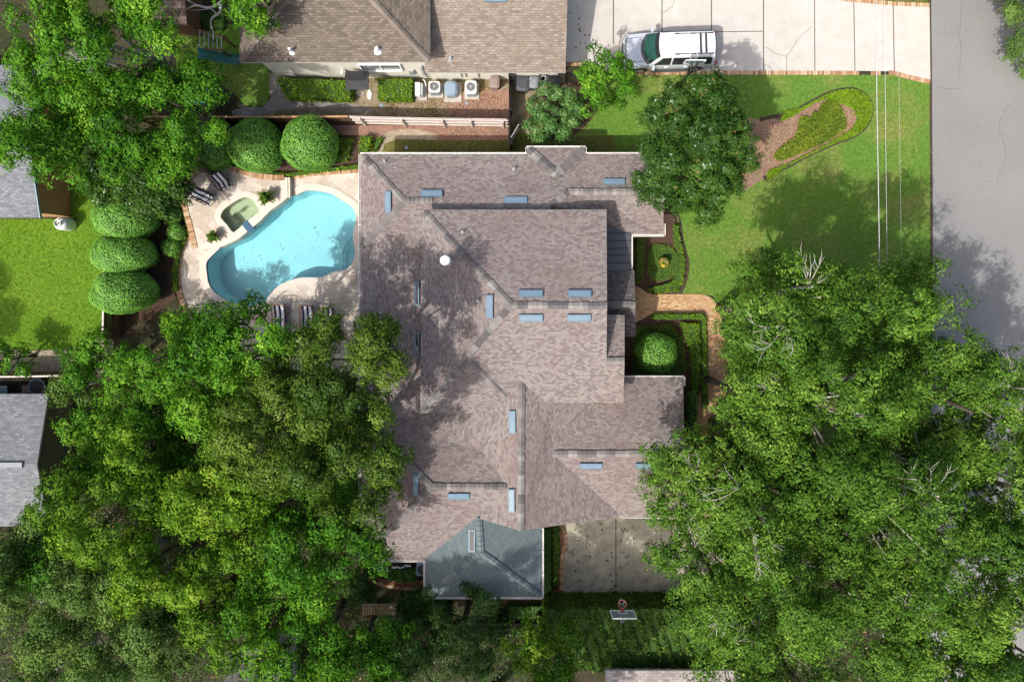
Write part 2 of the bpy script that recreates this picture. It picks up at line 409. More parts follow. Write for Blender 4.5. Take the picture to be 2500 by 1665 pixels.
class MB:
    """collects polygons; world coordinates are shifted by the origin of the thing it is built for"""
    def __init__(s, org=(0, 0, 0)):
        s.v, s.f, s.mi, s.uv = [], [], [], []
        s.org = Vector(org)
    def add(s, pts, mi=0, uv=None):
        i = len(s.v)
        s.v += [tuple(Vector(p) - s.org) for p in pts]
        s.f.append(tuple(range(i, i + len(pts))))
        s.mi.append(mi)
        s.uv.append(uv)
    def poly(s, loops, mi=0, zoff=None, flip=False, uvf=None):
        """flat (maybe concave, maybe holed) polygon; loops = list of point lists"""
        flat = [p for l in loops for p in l]
        for t in tessellate_polygon([[Vector((p[0], p[1], 0)) for p in l] for l in loops]):
            a, b, c = (Vector(flat[k]) for k in t)
            up = (b - a).cross(c - a).z > 0
            if up == flip:
                b, c = c, b
            s.add([a, b, c], mi, [uvf(q) for q in (a, b, c)] if uvf else None)
    def prism(s, pts, z0, z1, mi=0, side=None, bottom=False):
        """vertical prism on a plan polygon (x, y given)"""
        top = [Vector((p[0], p[1], z1)) for p in pts]
        bot = [Vector((p[0], p[1], z0)) for p in pts]
        s.poly([top], mi)
        if bottom:
            s.poly([bot], mi, flip=True)
        ar = sum(top[i].x * top[(i + 1) % len(top)].y - top[(i + 1) % len(top)].x * top[i].y for i in range(len(top)))
        for i in range(len(pts)):
            j = (i + 1) % len(pts)
            q = [bot[i], bot[j], top[j], top[i]]
            s.add(q if ar > 0 else q[::-1], mi if side is None else side)
    def box(s, c, size, rz=0.0, mi=0, mat=None):
        hx, hy, hz = size[0] / 2, size[1] / 2, size[2] / 2
        R = mat if mat is not None else Matrix.Rotation(rz, 3, 'Z')
        c = Vector(c)
        P = [c + R @ Vector((x * hx, y * hy, z * hz)) for x, y, z in ((-1, -1, -1), (1, -1, -1), (1, 1, -1), (-1, 1, -1), (-1, -1, 1), (1, -1, 1), (1, 1, 1), (-1, 1, 1))]
        for f in ((0, 3, 2, 1), (4, 5, 6, 7), (0, 1, 5, 4), (1, 2, 6, 5), (2, 3, 7, 6), (3, 0, 4, 7)):
            s.add([P[k] for k in f], mi)
    def tbox(s, c, bot, top, z0, z1, mi=0, rz=0.0, bev=0.0):
        """tapered box: bot and top are (sx, sy); bev > 0 chamfers its upright corners"""
        R = Matrix.Rotation(rz, 3, 'Z')
        def ring(sx, sy, z):
            a, b = sx / 2, sy / 2
            if bev:
                g = bev * min(sx, sy)
                q = [(-a + g, -b), (a - g, -b), (a, -b + g), (a, b - g), (a - g, b), (-a + g, b), (-a, b - g), (-a, -b + g)]
            else:
                q = [(-a, -b), (a, -b), (a, b), (-a, b)]
            return [Vector((c[0], c[1], 0)) + R @ Vector((x, y, 0)) + Vector((0, 0, z)) for x, y in q]
        A, B = ring(*bot, z0), ring(*top, z1)
        n = len(A)
        for i in range(n):
            j = (i + 1) % n
            s.add([A[i], A[j], B[j], B[i]], mi)
        s.add(B, mi)
        s.add(A[::-1], mi)
    def tube(s, pts, radii, n=6, mi=0, cap=True):
        pts = [Vector(p) for p in pts]
        rings = []
        for i, p in enumerate(pts):
            d = (pts[min(i + 1, len(pts) - 1)] - pts[max(i - 1, 0)]).normalized()
            a = d.orthogonal().normalized() if abs(d.z) > 0.9 else d.cross(Vector((0, 0, 1))).normalized()
            b = d.cross(a)
            r = radii[i] if isinstance(radii, (list, tuple)) else radii
            rings.append([p + (a * math.cos(2 * math.pi * k / n) + b * math.sin(2 * math.pi * k / n)) * r for k in range(n)])
        base = len(s.v)
        for rg in rings:
            s.v += [tuple(q - s.org) for q in rg]
        for i in range(len(rings) - 1):
            for k in range(n):
                k2 = (k + 1) % n
                s.f.append((base + i * n + k, base + i * n + k2, base + (i + 1) * n + k2, base + (i + 1) * n + k))
                s.mi.append(mi); s.uv.append(None)
        if cap:
            s.f.append(tuple(base + k for k in range(n))[::-1]); s.mi.append(mi); s.uv.append(None)
            s.f.append(tuple(base + (len(rings) - 1) * n + k for k in range(n))); s.mi.append(mi); s.uv.append(None)
    def cyl(s, c, r0, r1, z0, z1, n=20, mi=0):
        s.tube([(c[0], c[1], z0), (c[0], c[1], z1)], [r0, r1], n, mi)
    def lathe(s, c, prof, n=20, mi=0):
        rings = [[Vector((c[0] + r * math.cos(2 * math.pi * k / n), c[1] + r * math.sin(2 * math.pi * k / n), z)) for k in range(n)] for r, z in prof]
        base = len(s.v)
        for rg in rings:
            s.v += [tuple(q - s.org) for q in rg]
        for i in range(len(rings) - 1):
            for k in range(n):
                k2 = (k + 1) % n
                s.f.append((base + i * n + k, base + i * n + k2, base + (i + 1) * n + k2, base + (i + 1) * n + k)); s.mi.append(mi); s.uv.append(None)
        s.f.append(tuple(base + (len(rings) - 1) * n + k for k in range(n))); s.mi.append(mi); s.uv.append(None)
    def torus(s, c, R, r, n=24, m=6, mi=0):
        pts = [(c[0] + R * math.cos(2 * math.pi * k / n), c[1] + R * math.sin(2 * math.pi * k / n), c[2]) for k in range(n + 1)]
        s.tube(pts, r, m, mi, cap=False)
    def ellipsoid(s, c, r, nu=20, nv=10, mi=0, bottom=-1.0):
        prof = []
        for j in range(nv + 1):
            a = -math.pi / 2 + math.pi * j / nv
            if math.sin(a) >= bottom - 1e-6:
                prof.append((math.cos(a), math.sin(a)))
        base = len(s.v)
        for cr, z in prof:
            for k in range(nu):
                t = 2 * math.pi * k / nu
                s.v.append(tuple(Vector((c[0] + r[0] * cr * math.cos(t), c[1] + r[1] * cr * math.sin(t), c[2] + r[2] * z)) - s.org))
        for j in range(len(prof) - 1):
            for k in range(nu):
                k2 = (k + 1) % nu
                s.f.append((base + j * nu + k, base + j * nu + k2, base + (j + 1) * nu + k2, base + (j + 1) * nu + k)); s.mi.append(mi); s.uv.append(None)
    def build(s, name, mats, parent=None, smooth=False, tint=None, sharp=None):
        me = bpy.data.meshes.new(name)
        me.from_pydata(s.v, [], s.f)
        if not isinstance(mats, (list, tuple)):
            mats = [mats]
        for m_ in mats:
            me.materials.append(M[m_] if isinstance(m_, str) else m_)
        me.polygons.foreach_set('material_index', s.mi)
        if any(u is not None for u in s.uv):
            ul = me.uv_layers.new(name='UVMap')
            arr = []
            for f, u in zip(s.f, s.uv):
                for k in range(len(f)):
                    arr += list(u[k]) if u is not None else [0.0, 0.0]
            ul.data.foreach_set('uv', arr)
        if tint is not None:
            at = me.attributes.new('tint', 'FLOAT', 'FACE')
            at.data.foreach_set('value', tint)
        if smooth:
            me.polygons.foreach_set('use_smooth', [True] * len(s.f))
        me.update()
        if sharp is not None:
            me.set_sharp_from_angle(angle=math.radians(sharp))
        o = bpy.data.objects.new(name, me)
        COL.objects.link(o)
        if parent is not None:
            o.parent = parent
        return o

def spline(pts, n=6, closed=False):
    """catmull-rom through 2-D or 3-D points"""
    pts = [Vector(p) for p in pts]
    out_ = []
    L = len(pts)
    rng = range(L) if closed else range(L - 1)
    for i in rng:
        p0 = pts[(i - 1) % L] if closed or i > 0 else pts[0]
        p1, p2 = pts[i], pts[(i + 1) % L]
        p3 = pts[(i + 2) % L] if closed or i + 2 < L else pts[-1]
        for k in range(n):
            t = k / n
            out_.append(0.5 * ((2 * p1) + (p2 - p0) * t + (2 * p0 - 5 * p1 + 4 * p2 - p3) * t * t + (3 * p1 - p0 - 3 * p2 + p3) * t ** 3))
    if not closed:
        out_.append(pts[-1])
    return out_

def wpts(pts, z=0.0, smooth=0, closed=True):
    q = [W(p[0], p[1], z) for p in pts]
    return spline(q, smooth, closed) if smooth else q

def lpts(pts, z=0.0, smooth=0):
    return wpts(pts, z, smooth, False)

def sheet(name, pts, z, mat, smooth=0, holes=(), kind='structure', label=None, cat=None):
    b = MB()
    loop = [Vector((p.x, p.y, z)) for p in wpts(pts, 0, smooth)]
    b.poly([loop] + [[Vector((p[0], p[1], z)) for p in h] for h in holes])
    o = b.build(name, mat)
    if kind: o['kind'] = kind
    return tag(o, label, cat)

def ribbon(b, pts, width, z0, z1, mi=0, side=0.0, closed=False, v0=0.0):
    """strip along a path with its top at z1 and sides down to z0; side -1..1 moves it off the path"""
    pts = [Vector((p[0], p[1], 0)) for p in pts]
    n = len(pts)
    L, R_ = [], []
    for i in range(n):
        a = pts[(i - 1) % n] if closed or i > 0 else pts[0]
        c = pts[(i + 1) % n] if closed or i < n - 1 else pts[-1]
        d = (c - a)
        d = d.normalized() if d.length > 1e-9 else Vector((1, 0, 0))
        nn = Vector((-d.y, d.x, 0))
        m_ = pts[i] + nn * (side * width / 2)
        L.append(m_ + nn * width / 2)
        R_.append(m_ - nn * width / 2)
    u = [0.0]
    for i in range(1, n + (1 if closed else 0)):
        u.append(u[-1] + (pts[i % n] - pts[i - 1]).length)
    zt, zb = Vector((0, 0, z1)), Vector((0, 0, z0))
    for i in range(n if closed else n - 1):
        j = (i + 1) % n
        ua, ub = u[i], u[i + 1]
        b.add([R_[i] + zt, R_[j] + zt, L[j] + zt, L[i] + zt], mi, [(ua, v0), (ub, v0), (ub, v0 + width), (ua, v0 + width)])
        b.add([R_[i] + zb, R_[j] + zb, R_[j] + zt, R_[i] + zt], mi, [(ua, 0), (ub, 0), (ub, .1), (ua, .1)])
        b.add([L[j] + zb, L[i] + zb, L[i] + zt, L[j] + zt], mi, [(ub, 0), (ua, 0), (ua, .1), (ub, .1)])
    if not closed:
        b.add([L[0] + zb, R_[0] + zb, R_[0] + zt, L[0] + zt], mi, [(0, 0), (.1, 0), (.1, .1), (0, .1)])
        b.add([R_[-1] + zb, L[-1] + zb, L[-1] + zt, R_[-1] + zt], mi, [(0, 0), (.1, 0), (.1, .1), (0, .1)])

# ------------------------------------------------------------------ foliage
def leaf_mesh(name, C, Nn, L, Wd, tint, mat, parent=None, org=(0, 0, 0), rng=None, extra=None):
    """many leaf-shaped faces: C centres, Nn normals"""
    n = len(C)
    rng = rng or np.random.default_rng(1)
    Nn = Nn / np.maximum(np.linalg.norm(Nn, axis=1, keepdims=True), 1e-6)
    r = rng.normal(size=(n, 3))
    T = np.cross(Nn, r)
    T /= np.maximum(np.linalg.norm(T, axis=1, keepdims=True), 1e-6)
    B = np.cross(Nn, T)
    s = rng.uniform(0.7, 1.25, size=(n, 1))
    a, w = T * (L * s / 2), B * (Wd * s / 2)
    C = C - np.array(org)
    V = np.stack([C - a, C - w - a * 0.15, C + a, C + w - a * 0.15], axis=1).reshape(-1, 3)
    me = bpy.data.meshes.new(name)
    nv = len(V)
    me.vertices.add(nv)
    me.vertices.foreach_set('co', V.astype(np.float32).ravel())
    me.loops.add(nv)
    me.loops.foreach_set('vertex_index', np.arange(nv, dtype=np.int32))
    me.polygons.add(n)
    me.polygons.foreach_set('loop_start', np.arange(0, nv, 4, dtype=np.int32))
    me.update(calc_edges=True)
    at = me.attributes.new('tint', 'FLOAT', 'FACE')
    at.data.foreach_set('value', np.clip(tint, 0, 1).astype(np.float32))
    me.materials.append(M[mat])
    o = bpy.data.objects.new(name, me)
    COL.objects.link(o)
    if parent is not None:
        o.parent = parent
    return o

TYPES = {
    #            puff  leaf L,W     dens  depth gaps  leaf material  bark         pale limbs  spread
    'bright':  dict(hollow=0.9, pull=0.28, rp=0.85, L=0.145, W=0.088, dens=1.0, depth=0.55, gaps=0.10, mat='l_bright', bark='bark', bare=0.05, sub=0.20),
    'yellow':  dict(hollow=0.9, pull=0.28, rp=0.85, L=0.145, W=0.088, dens=1.0, depth=0.55, gaps=0.12, mat='l_yellow', bark='bark', bare=0.08, sub=0.20),
    'olive':   dict(bough=1.5, hollow=1.2, n=1.5, rp=0.85, L=0.12, W=0.075, dens=1.15, depth=0.55, gaps=0.06, mat='l_olive', bark='bark', bare=0.0, sub=0.20),
    'elm':     dict(n=1.5, zj=0.5, spread=0.45, hollow=1.7, bough=2.0, pull=0.4, rp=0.80, L=0.135, W=0.08, dens=1.05, depth=0.50, gaps=0.16, mat='l_syc', bark='bark_pale', bare=0.5, sub=0.20),
    'magnolia': dict(pull=0.1, hollow=0.28, bough=1.2, rp=0.62, L=0.17, W=0.085, dens=1.5, n=2.4, zj=0.2, depth=0.85, gaps=0.0, mat='l_mag', bark='bark', bare=0.0, sub=0.2, lobe=0.45),
    'dark':    dict(rp=0.75, L=0.13, W=0.08, dens=1.0, depth=0.6, gaps=0.08, mat='l_dark', bark='bark', bare=0.0, sub=0.2),
    'grey':    dict(rp=0.8, L=0.14, W=0.08, dens=1.0, depth=0.5, gaps=0.12, mat='l_grey', bark='bark_grey', bare=0.25, sub=0.24),
    'mossy':   dict(hollow=1.15, rp=0.85, L=0.145, W=0.088, dens=1.0, depth=0.5, gaps=0.14, mat='l_bright', bark='bark_grey', bare=0.12, sub=0.22),
    'bush':    dict(pull=0.1, hollow=0.3, bough=1.0, rp=0.5, L=0.15, W=0.07, dens=1.1, depth=0.8, gaps=0.03, mat='l_bush', bark='bark', bare=0.0, sub=0.16),
    'sapling': dict(pull=0.15, hollow=0.5, bough=1.0, rp=0.5, L=0.15, W=0.09, dens=0.9, depth=0.7, gaps=0.10, mat='l_bright', bark='bark', bare=0.05, sub=0.18),
}

def make_tree(name, label, cat, px, py, rpx, ztop, typ, seed, group=None, squash=(1.0, 1.0), world_xy=None, R=None, tintoff=0.0, bare=None, gaps=None):
    t = TYPES[typ]
    g = np.random.default_rng(seed)
    if R is None:
        zc = ztop - 0.45 * t['depth'] * rpx * 0.019
        c = W(px, py, zc)
        R = rpx * (H - zc) / F
    else:
        c = Vector((world_xy[0], world_xy[1], 0))
    D = max(0.8, t['depth'] * R)
    zc = max(0.4, ztop - D)
    base = Vector((c.x, c.y, 0))
    root = thing(name, label, cat, base, group)
    rp = t['rp'] * (0.8 + 0.2 * min(1.0, R / 3.0))
    n = max(6, int(t.get('n', 1.35) * (R / rp) ** 2))
    lob = g.uniform(0, 2 * np.pi, 3)
    la = t.get('lobe', 1.0)
    ga = np.pi * (3 - 5 ** 0.5)
    puffs = []
    ph0 = g.uniform(0, 6.28)
    # boughs: domes of leaf clumps with hollows between them
    rb = t.get('bough', 1.7) * (0.75 + 0.25 * min(1.0, R / 3.5))
    nb = max(3, int(1.25 * (R / rb) ** 2))
    B0 = np.array([(R * 0.92 * math.sqrt((i + 0.5) / nb) * math.cos(i * ga + ph0 * 2), R * 0.92 * math.sqrt((i + 0.5) / nb) * math.sin(i * ga + ph0 * 2)) for i in range(nb)]) + g.normal(0, 0.28 * rb, (nb, 2))
    bz = g.normal(0, 0.28 * rb, nb)
    btint = g.normal(0, 0.09, nb)
    bare_p = t['bare'] if bare is None else bare
    openb = g.random(nb) < bare_p
    fans = []
    for kb in range(nb):
        r0 = min(0.96, math.hypot(*B0[kb]) / R)
        if openb[kb] and r0 < 0.58:
            fans.append((c.x + B0[kb, 0] * squash[0], c.y + B0[kb, 1] * squash[1], zc + D * math.sqrt(1 - r0 * r0) - rp * 0.55 + bz[kb] + 0.35 * rb, rb))
    ptint = []
    for i in range(n):
        q = math.sqrt((i + 0.5) / n)
        th = i * ga + ph0 + g.normal(0, 0.12)
        Rm = R * (1 + la * (0.09 * math.sin(2 * th + lob[0]) + 0.09 * math.sin(3 * th + lob[1]) + 0.06 * math.sin(5 * th + lob[2])))
        rr = max(0.0, q * (Rm - 0.55 * rp) + g.normal(0, 0.12 * rp))
        dx, dy = rr * math.cos(th), rr * math.sin(th)
        dd = np.hypot(B0[:, 0] - dx, B0[:, 1] - dy)
        kb = int(np.argmin(dd))
        pull = t.get('pull', 0.36) * min(1.0, dd[kb] / rb)
        dx += (B0[kb, 0] - dx) * pull
        dy += (B0[kb, 1] - dy) * pull
        zz = zc + D * math.sqrt(max(0.0, 1 - min(1.0, rr / Rm) ** 2)) - rp * 0.5 + g.normal(0, t.get('zj', 0.38) * rp * 0.5)
        zz += bz[kb] + 0.35 * rb - t.get('hollow', 1.05) * rb * min(1.3, dd[kb] / rb) ** 2
        if q > 0.3 and g.random() < (t['gaps'] if gaps is None else gaps):
            zz -= g.uniform(0.8, 1.8) * rp
        puffs.append((c.x + dx * squash[0], c.y + dy * squash[1], max(0.3, zz), rp * g.uniform(0.7, 1.15), 0.42 if openb[kb] and dd[kb] < 0.55 * rb else 1))
        ptint.append(btint[kb])
    m2 = int(0.55 * n)                                    # lower skirt that fills the crown's sides
    for i in range(m2):
        th = g.uniform(0, 6.283)
        Rm = R * (1 + la * (0.09 * math.sin(2 * th + lob[0]) + 0.09 * math.sin(3 * th + lob[1]) + 0.06 * math.sin(5 * th + lob[2])))
        rr = (Rm - 0.5 * rp) * g.uniform(0.55, 1.0)
        zz = zc - g.uniform(0.0, 0.5) * D
        puffs.append((c.x + rr * math.cos(th) * squash[0], c.y + rr * math.sin(th) * squash[1], max(0.3, zz), rp * g.uniform(0.7, 1.0), 0.55))
    Cs, Ns, Ts = [], [], []
    limbs = []
    for k, (x, y, z, r, dn) in enumerate(puffs):
        isbare = False
        nsub = max(4, int(9 * (r / t['sub']) ** 2 * 0.30))
        d = g.normal(size=(nsub, 3))
        d /= np.linalg.norm(d, axis=1, keepdims=True)
        d[:, 2] = np.abs(d[:, 2]) * 1.0 - 0.25 * g.random(nsub)
        sc = d * np.array([r, r, r * 0.75]) * g.uniform(0.5, 1.1, size=(nsub, 1))
        if t.get('spread'):                               # clumps drawn out along their limbs
            lv = np.array([x - c.x, y - c.y, 0.0]); lv /= max(1e-6, np.linalg.norm(lv))
            sc += lv[None] * (sc @ lv)[:, None] * t['spread']
        sc += np.array([x, y, z])
        nl = max(2, int(t['dens'] * dn * 15 * (t['sub'] / 0.2) ** 2 * (0.17 * 0.105 / (t['L'] * t['W'])) ** 0.8))
        idx = np.repeat(np.arange(nsub), nl)
        off = g.normal(size=(len(idx), 3)) * t['sub'] * np.array([0.55, 0.55, 0.35])
        Cs.append(sc[idx] + off)
        Ns.append(off / t['sub'] * 0.5 + d[idx] * 1.0 + np.array([-0.04, -0.04, 0.36]) + g.normal(size=(len(idx), 3)) * 0.34)
        pt = g.normal(0.0, 0.08) + (ptint[k] if k < len(ptint) else -0.05)
        st = g.normal(0.0, 0.10, nsub) + 0.16 * (d[:, 2] - 0.3)  # upper side of each clump tinted paler: light from above painted into the leaves
        Ts.append(np.clip(0.5 + pt + st[idx] + g.normal(0, 0.11, len(idx)) + tintoff, 0, 1))
        if isbare or g.random() < 0.35:
            limbs.append((k, isbare))
    C, Nn, T = np.concatenate(Cs), np.concatenate(Ns), np.concatenate(Ts)
    keep = C[:, 2] > 0.05
    leaf_mesh('crown', C[keep], Nn[keep], t['L'], t['W'], T[keep], t['mat'], root, tuple(base), g)
    # trunk with limbs that run out to the leaf clumps
    b = MB(base)
    fork = max(0.25, (zc - 0.3 * D)) * 0.62
    tr = 0.03 + 0.055 * R
    jx, jy = g.normal(0, 0.12, 2)
    fp = Vector((c.x + jx, c.y + jy, fork))
    b.tube([(c.x, c.y, -0.05), (c.x + jx * 0.3, c.y + jy * 0.3, fork * 0.4), fp], [tr * 1.45, tr * 1.05, tr * 0.9], 8)
    b.tube([fp, (c.x, c.y, fork + (zc + D * 0.3 - fork) * 0.6), (c.x + jx, c.y + jy, zc + D * 0.45)], [tr * 0.9, tr * 0.6, tr * 0.2], 7)
    b.build('trunk', 'bark' if t['bark'] != 'bark_grey' else 'bark_grey', root, smooth=True)
    b = MB(base)
    for k, isbare in limbs[:70]:
        x, y, z, r, dn = puffs[k]
        end = Vector((x, y, z - r * 0.3))
        mid = fp.lerp(end, 0.55) + Vector((g.normal(0, 0.25), g.normal(0, 0.25), -0.12 * (end - fp).length * g.uniform(0.2, 1.0)))
        path = spline([fp, mid, end], 4)
        r0 = tr * g.uniform(0.3, 0.5)
        b.tube(path, [r0 + (0.03 - r0) * (i / (len(path) - 1)) ** 0.7 for i in range(len(path))], 5)
    for fx, fy, fz, fr in fans:                           # limbs that show on top of the crown and fan out
        end = Vector((fx, fy, fz - 0.2))
        out_th = math.atan2(fy - c.y, fx - c.x)
        mid = fp.lerp(end, 0.6) + Vector((g.normal(0, 0.2), g.normal(0, 0.2), -0.12 * (end - fp).length))
        path = spline([fp, mid, end], 4)
        b.tube(path, [0.05 + 0.25 * tr * (1 - i / (len(path) - 1)) for i in range(len(path))], 5)
        hub = path[-2]
        for q in range(int(g.integers(3, 6))):
            th = out_th + g.normal(0, 0.75)
            ln = fr * g.uniform(0.45, 0.9) * min(1.0, R / 3.6)
            dv = Vector((math.cos(th), math.sin(th), 0))
            sv = Vector((-dv.y, dv.x, 0)) * g.normal(0, 0.12)
            P = spline([hub, hub + dv * ln * 0.35 + sv * ln + Vector((0, 0, 0.28)), hub + dv * ln * 0.7 + sv * ln * 1.5 + Vector((0, 0, 0.40)), hub + dv * ln + sv * ln + Vector((0, 0, g.uniform(0.25, 0.5)))], 3)
            b.tube(P, [0.030 - 0.023 * i / (len(P) - 1) for i in range(len(P))], 5)
            for w in range(int(g.integers(2, 5))):
                o_ = P[int(g.integers(3, len(P) - 2))]
                th2 = th + g.choice([-1, 1]) * g.uniform(0.35, 0.9)
                l2 = ln * g.uniform(0.25, 0.5)
                e2 = o_ + Vector((math.cos(th2) * l2, math.sin(th2) * l2, g.uniform(0.02, 0.2)))
                b.tube([o_, o_.lerp(e2, 0.5) + Vector((g.normal(0, .04), g.normal(0, .04), 0.03)), e2], [0.013, 0.010, 0.004], 4)
    if b.f:
        b.build('limbs', t['bark'], root, smooth=True)
    return root

def poly_area(P):
    return 0.5 * sum(P[i].x * P[(i + 1) % len(P)].y - P[(i + 1) % len(P)].x * P[i].y for i in range(len(P)))

def inside(P, pts):
    x, y = pts[:, 0], pts[:, 1]
    r = np.zeros(len(pts), bool)
    n = len(P)
    for i in range(n):
        x1, y1, x2, y2 = P[i].x, P[i].y, P[(i + 1) % n].x, P[(i + 1) % n].y
        if y1 == y2: continue
        cnd = ((y1 > y) != (y2 > y)) & (x < (x2 - x1) * (y - y1) / (y2 - y1) + x1)
        r ^= cnd
    return r

def scatter(P, dens, g):
    xs, ys = [p.x for p in P], [p.y for p in P]
    bb = (min(xs), max(xs), min(ys), max(ys))
    n = int((bb[1] - bb[0]) * (bb[3] - bb[2]) * dens)
    q = np.stack([g.uniform(bb[0], bb[1], n), g.uniform(bb[2], bb[3], n)], axis=1)
    return q[inside(P, q)]

def cover(name, loops, h, dens, L, Wd, mat, seed, label=None, cat=None, kind=None, lump=0.0, z0=0.0, tilt=0.45):
    """leaves over one or more plan areas, up to height h"""
    g = np.random.default_rng(seed)
    q = np.concatenate([scatter(P, dens, g) for P in loops])
    n = len(q)
    z = z0 + h * g.uniform(0.35, 1.0, n)
    if lump:
        z += lump * (np.sin(q[:, 0] * 3.1 + q[:, 1] * 1.7) * np.sin(q[:, 1] * 2.7 - q[:, 0]) + 0.6 * np.sin(q[:, 0] * 7.3) * np.sin(q[:, 1] * 6.1))
    C = np.column_stack([q, np.maximum(z, z0 + 0.01)])
    Nn = np.array([0, 0, 1.0]) + g.normal(size=(n, 3)) * tilt
    tn = 0.5 + 0.12 * np.sin(q[:, 0] * 1.3 + q[:, 1] * 0.7) + 0.1 * np.sin(q[:, 0] * 4.1 - q[:, 1] * 3.3) + g.normal(0, 0.2, n)
    o = leaf_mesh(name, C, Nn, L, Wd, tn, mat, rng=g)
    return tag(o, label, cat, None, kind)

def hedge(name, pts, h, label, cat, seed, mat='l_hedge', core='l_hedge', dens=170, L=0.11, Wd=0.07, group=None, smooth=0, z0=0.0, rough=0.05):
    """clipped hedge on a plan polygon: leaves on top and sides of a dense core"""
    P = wpts(pts, h * 0.8, smooth)
    if poly_area(P) < 0: P = P[::-1]
    g = np.random.default_rng(seed)
    c = sum(P, Vector()) / len(P)
    root = thing(name, label, cat, (c.x, c.y, z0), group)
    b = MB(root.location)
    ins = [p + (c - p).normalized() * min(0.06, (c - p).length * 0.3) for p in P]
    b.prism(ins, z0, z0 + h - 0.05)
    b.build('stems', M['hedge_core'], root)
    q = scatter(P, dens, g)
    lump = rough * (np.sin(q[:, 0] * 5) * np.sin(q[:, 1] * 4.3) + np.sin(q[:, 0] * 11 + q[:, 1] * 3))
    Cs = [np.column_stack([q, z0 + h + g.normal(0, 0.035, len(q)) + lump])]
    Ns = [np.array([0, 0, 1.0]) + g.normal(size=(len(q), 3)) * 0.5]
    for i in range(len(P)):
        a, d = P[i], P[(i + 1) % len(P)] - P[i]
        m_ = int(d.length * h * dens * 0.8)
        if m_ < 1: continue
        nn = Vector((d.y, -d.x, 0)).normalized()
        t = g.random(m_)
        Cs.append(np.column_stack([a.x + d.x * t, a.y + d.y * t, z0 + g.uniform(0.02, h, m_)]) + np.array(nn)[None] * g.normal(0.0, 0.035, (m_, 1)))
        Ns.append(np.array(nn)[None] + np.array([0, 0, 0.3]) + g.normal(size=(m_, 3)) * 0.5)
    C, Nn = np.concatenate(Cs), np.concatenate(Ns)
    tn = 0.5 + 0.1 * np.sin(C[:, 0] * 4 + C[:, 1] * 3) + g.normal(0, 0.2, len(C))
    leaf_mesh('foliage', C, Nn, L, Wd, tn, mat, root, tuple(root.location), g)
    return root

def topiary(name, px, py, rpx, h, label, cat, seed, mat='l_topiary', ratio=1.0, zmid=None, group=None, L=0.085, Wd=0.055, dens=520):
    """clipped ball shrub: dome that comes down to the ground"""
    zm = h * 0.5 if zmid is None else zmid
    c = W(px, py, zm)
    R = rpx * (H - zm) / F
    g = np.random.default_rng(seed)
    root = thing(name, label, cat, (c.x, c.y, 0), group)
    hz = h - zm
    n = int(dens * 4 * math.pi * R * R * 0.8)
    d = g.normal(size=(n, 3))
    d /= np.linalg.norm(d, axis=1, keepdims=True)
    wob = 1 + 0.035 * np.sin(d[:, 0] * 5 + seed) * np.sin(d[:, 1] * 6) + 0.025 * np.sin(d[:, 2] * 9 + d[:, 0] * 7) + 0.03 * np.sin(3 * np.arctan2(d[:, 1], d[:, 0]) + seed) + g.normal(0, 0.014, n)
    rz = np.where(d[:, 2] > 0, hz, zm)
    # a superellipsoid reads as a clipped shrub
    e = (np.abs(d[:, 0]) ** 2.15 + np.abs(d[:, 1]) ** 2.15 + np.abs(d[:, 2]) ** 2.15) ** (-1 / 2.15)
    C = np.column_stack([c.x + d[:, 0] * e * R * wob, c.y + d[:, 1] * e * R * ratio * wob, zm + d[:, 2] * e * rz * wob])
    Nn = d + np.array([0, 0, 0.25]) + g.normal(size=(n, 3)) * 0.32
    tn = 0.48 + 0.08 * np.sin(d[:, 0] * 6 + d[:, 1] * 5 + seed) + 0.12 * d[:, 2] + g.normal(0, 0.17, n)  # tint rises towards the top, painting the lit crown of the shrub
    k = C[:, 2] > 0.02
    leaf_mesh('foliage', C[k], Nn[k], L, Wd, tn[k], mat, root, tuple(root.location), g)
    b = MB(root.location)
    b.ellipsoid((c.x, c.y, zm), (R * 0.93, R * 0.93 * ratio, hz * 0.93), 24, 12, 0)
    b.cyl((c.x, c.y), 0.12, 0.10, -0.02, zm, 8, 1)
    b.build('stems', [M['hedge_core'], M['bark']], root, smooth=True)
    return root
M['hedge_core'] = mat_plain('hedge stems', (0.038, 0.085, 0.014), 0.95, var=0.4, scale=12)
# ------------------------------------------------------------------ pool outlines (needed for the holes in the ground)
POOL = [(748, 466), (776, 467), (808, 474), (838, 492), (859, 506), (868, 522), (868, 541), (863, 567), (862, 586), (866, 608), (865, 629), (854, 650), (835, 660), (811, 665), (790, 675), (768, 678), (736, 678), (709, 685), (682, 697), (661, 717), (648, 736), (632, 744), (602, 748), (565, 738), (532, 720), (511, 696), (505, 669), (504, 642), (516, 626), (541, 602), (581, 584), (605, 565), (634, 541), (661, 514), (688, 495), (703, 482), (725, 476)]
POOL_W = wpts(POOL, 0.05, 4)
SPA = [(594, 483), (613, 486), (622, 495), (632, 512), (631, 523), (611, 539), (594, 555), (576, 566), (566, 565), (554, 549), (540, 533), (540, 524), (548, 511), (570, 495)]
SPA_W = wpts(SPA, 0.4, 4)
RAISED = [(703, 482), (688, 495), (661, 514), (634, 541), (605, 565), (581, 584), (541, 602), (490, 611), (483, 602), (471, 551), (459, 506), (456, 484), (460, 460), (473, 436), (492, 420), (516, 412), (548, 411), (581, 416), (634, 431), (688, 436), (702, 434)]
RAISED_W = wpts(RAISED, 0.4)

# ------------------------------------------------------------------ ground
b = MB()
b.poly([[Vector((-220, -220, 0)), Vector((220, -220, 0)), Vector((220, 220, 0)), Vector((-220, 220, 0))], [Vector((p.x, p.y, 0)) for p in POOL_W], [Vector((p.x, p.y, 0)) for p in SPA_W]])
o = b.build('ground', 'dirt'); o['kind'] = 'structure'

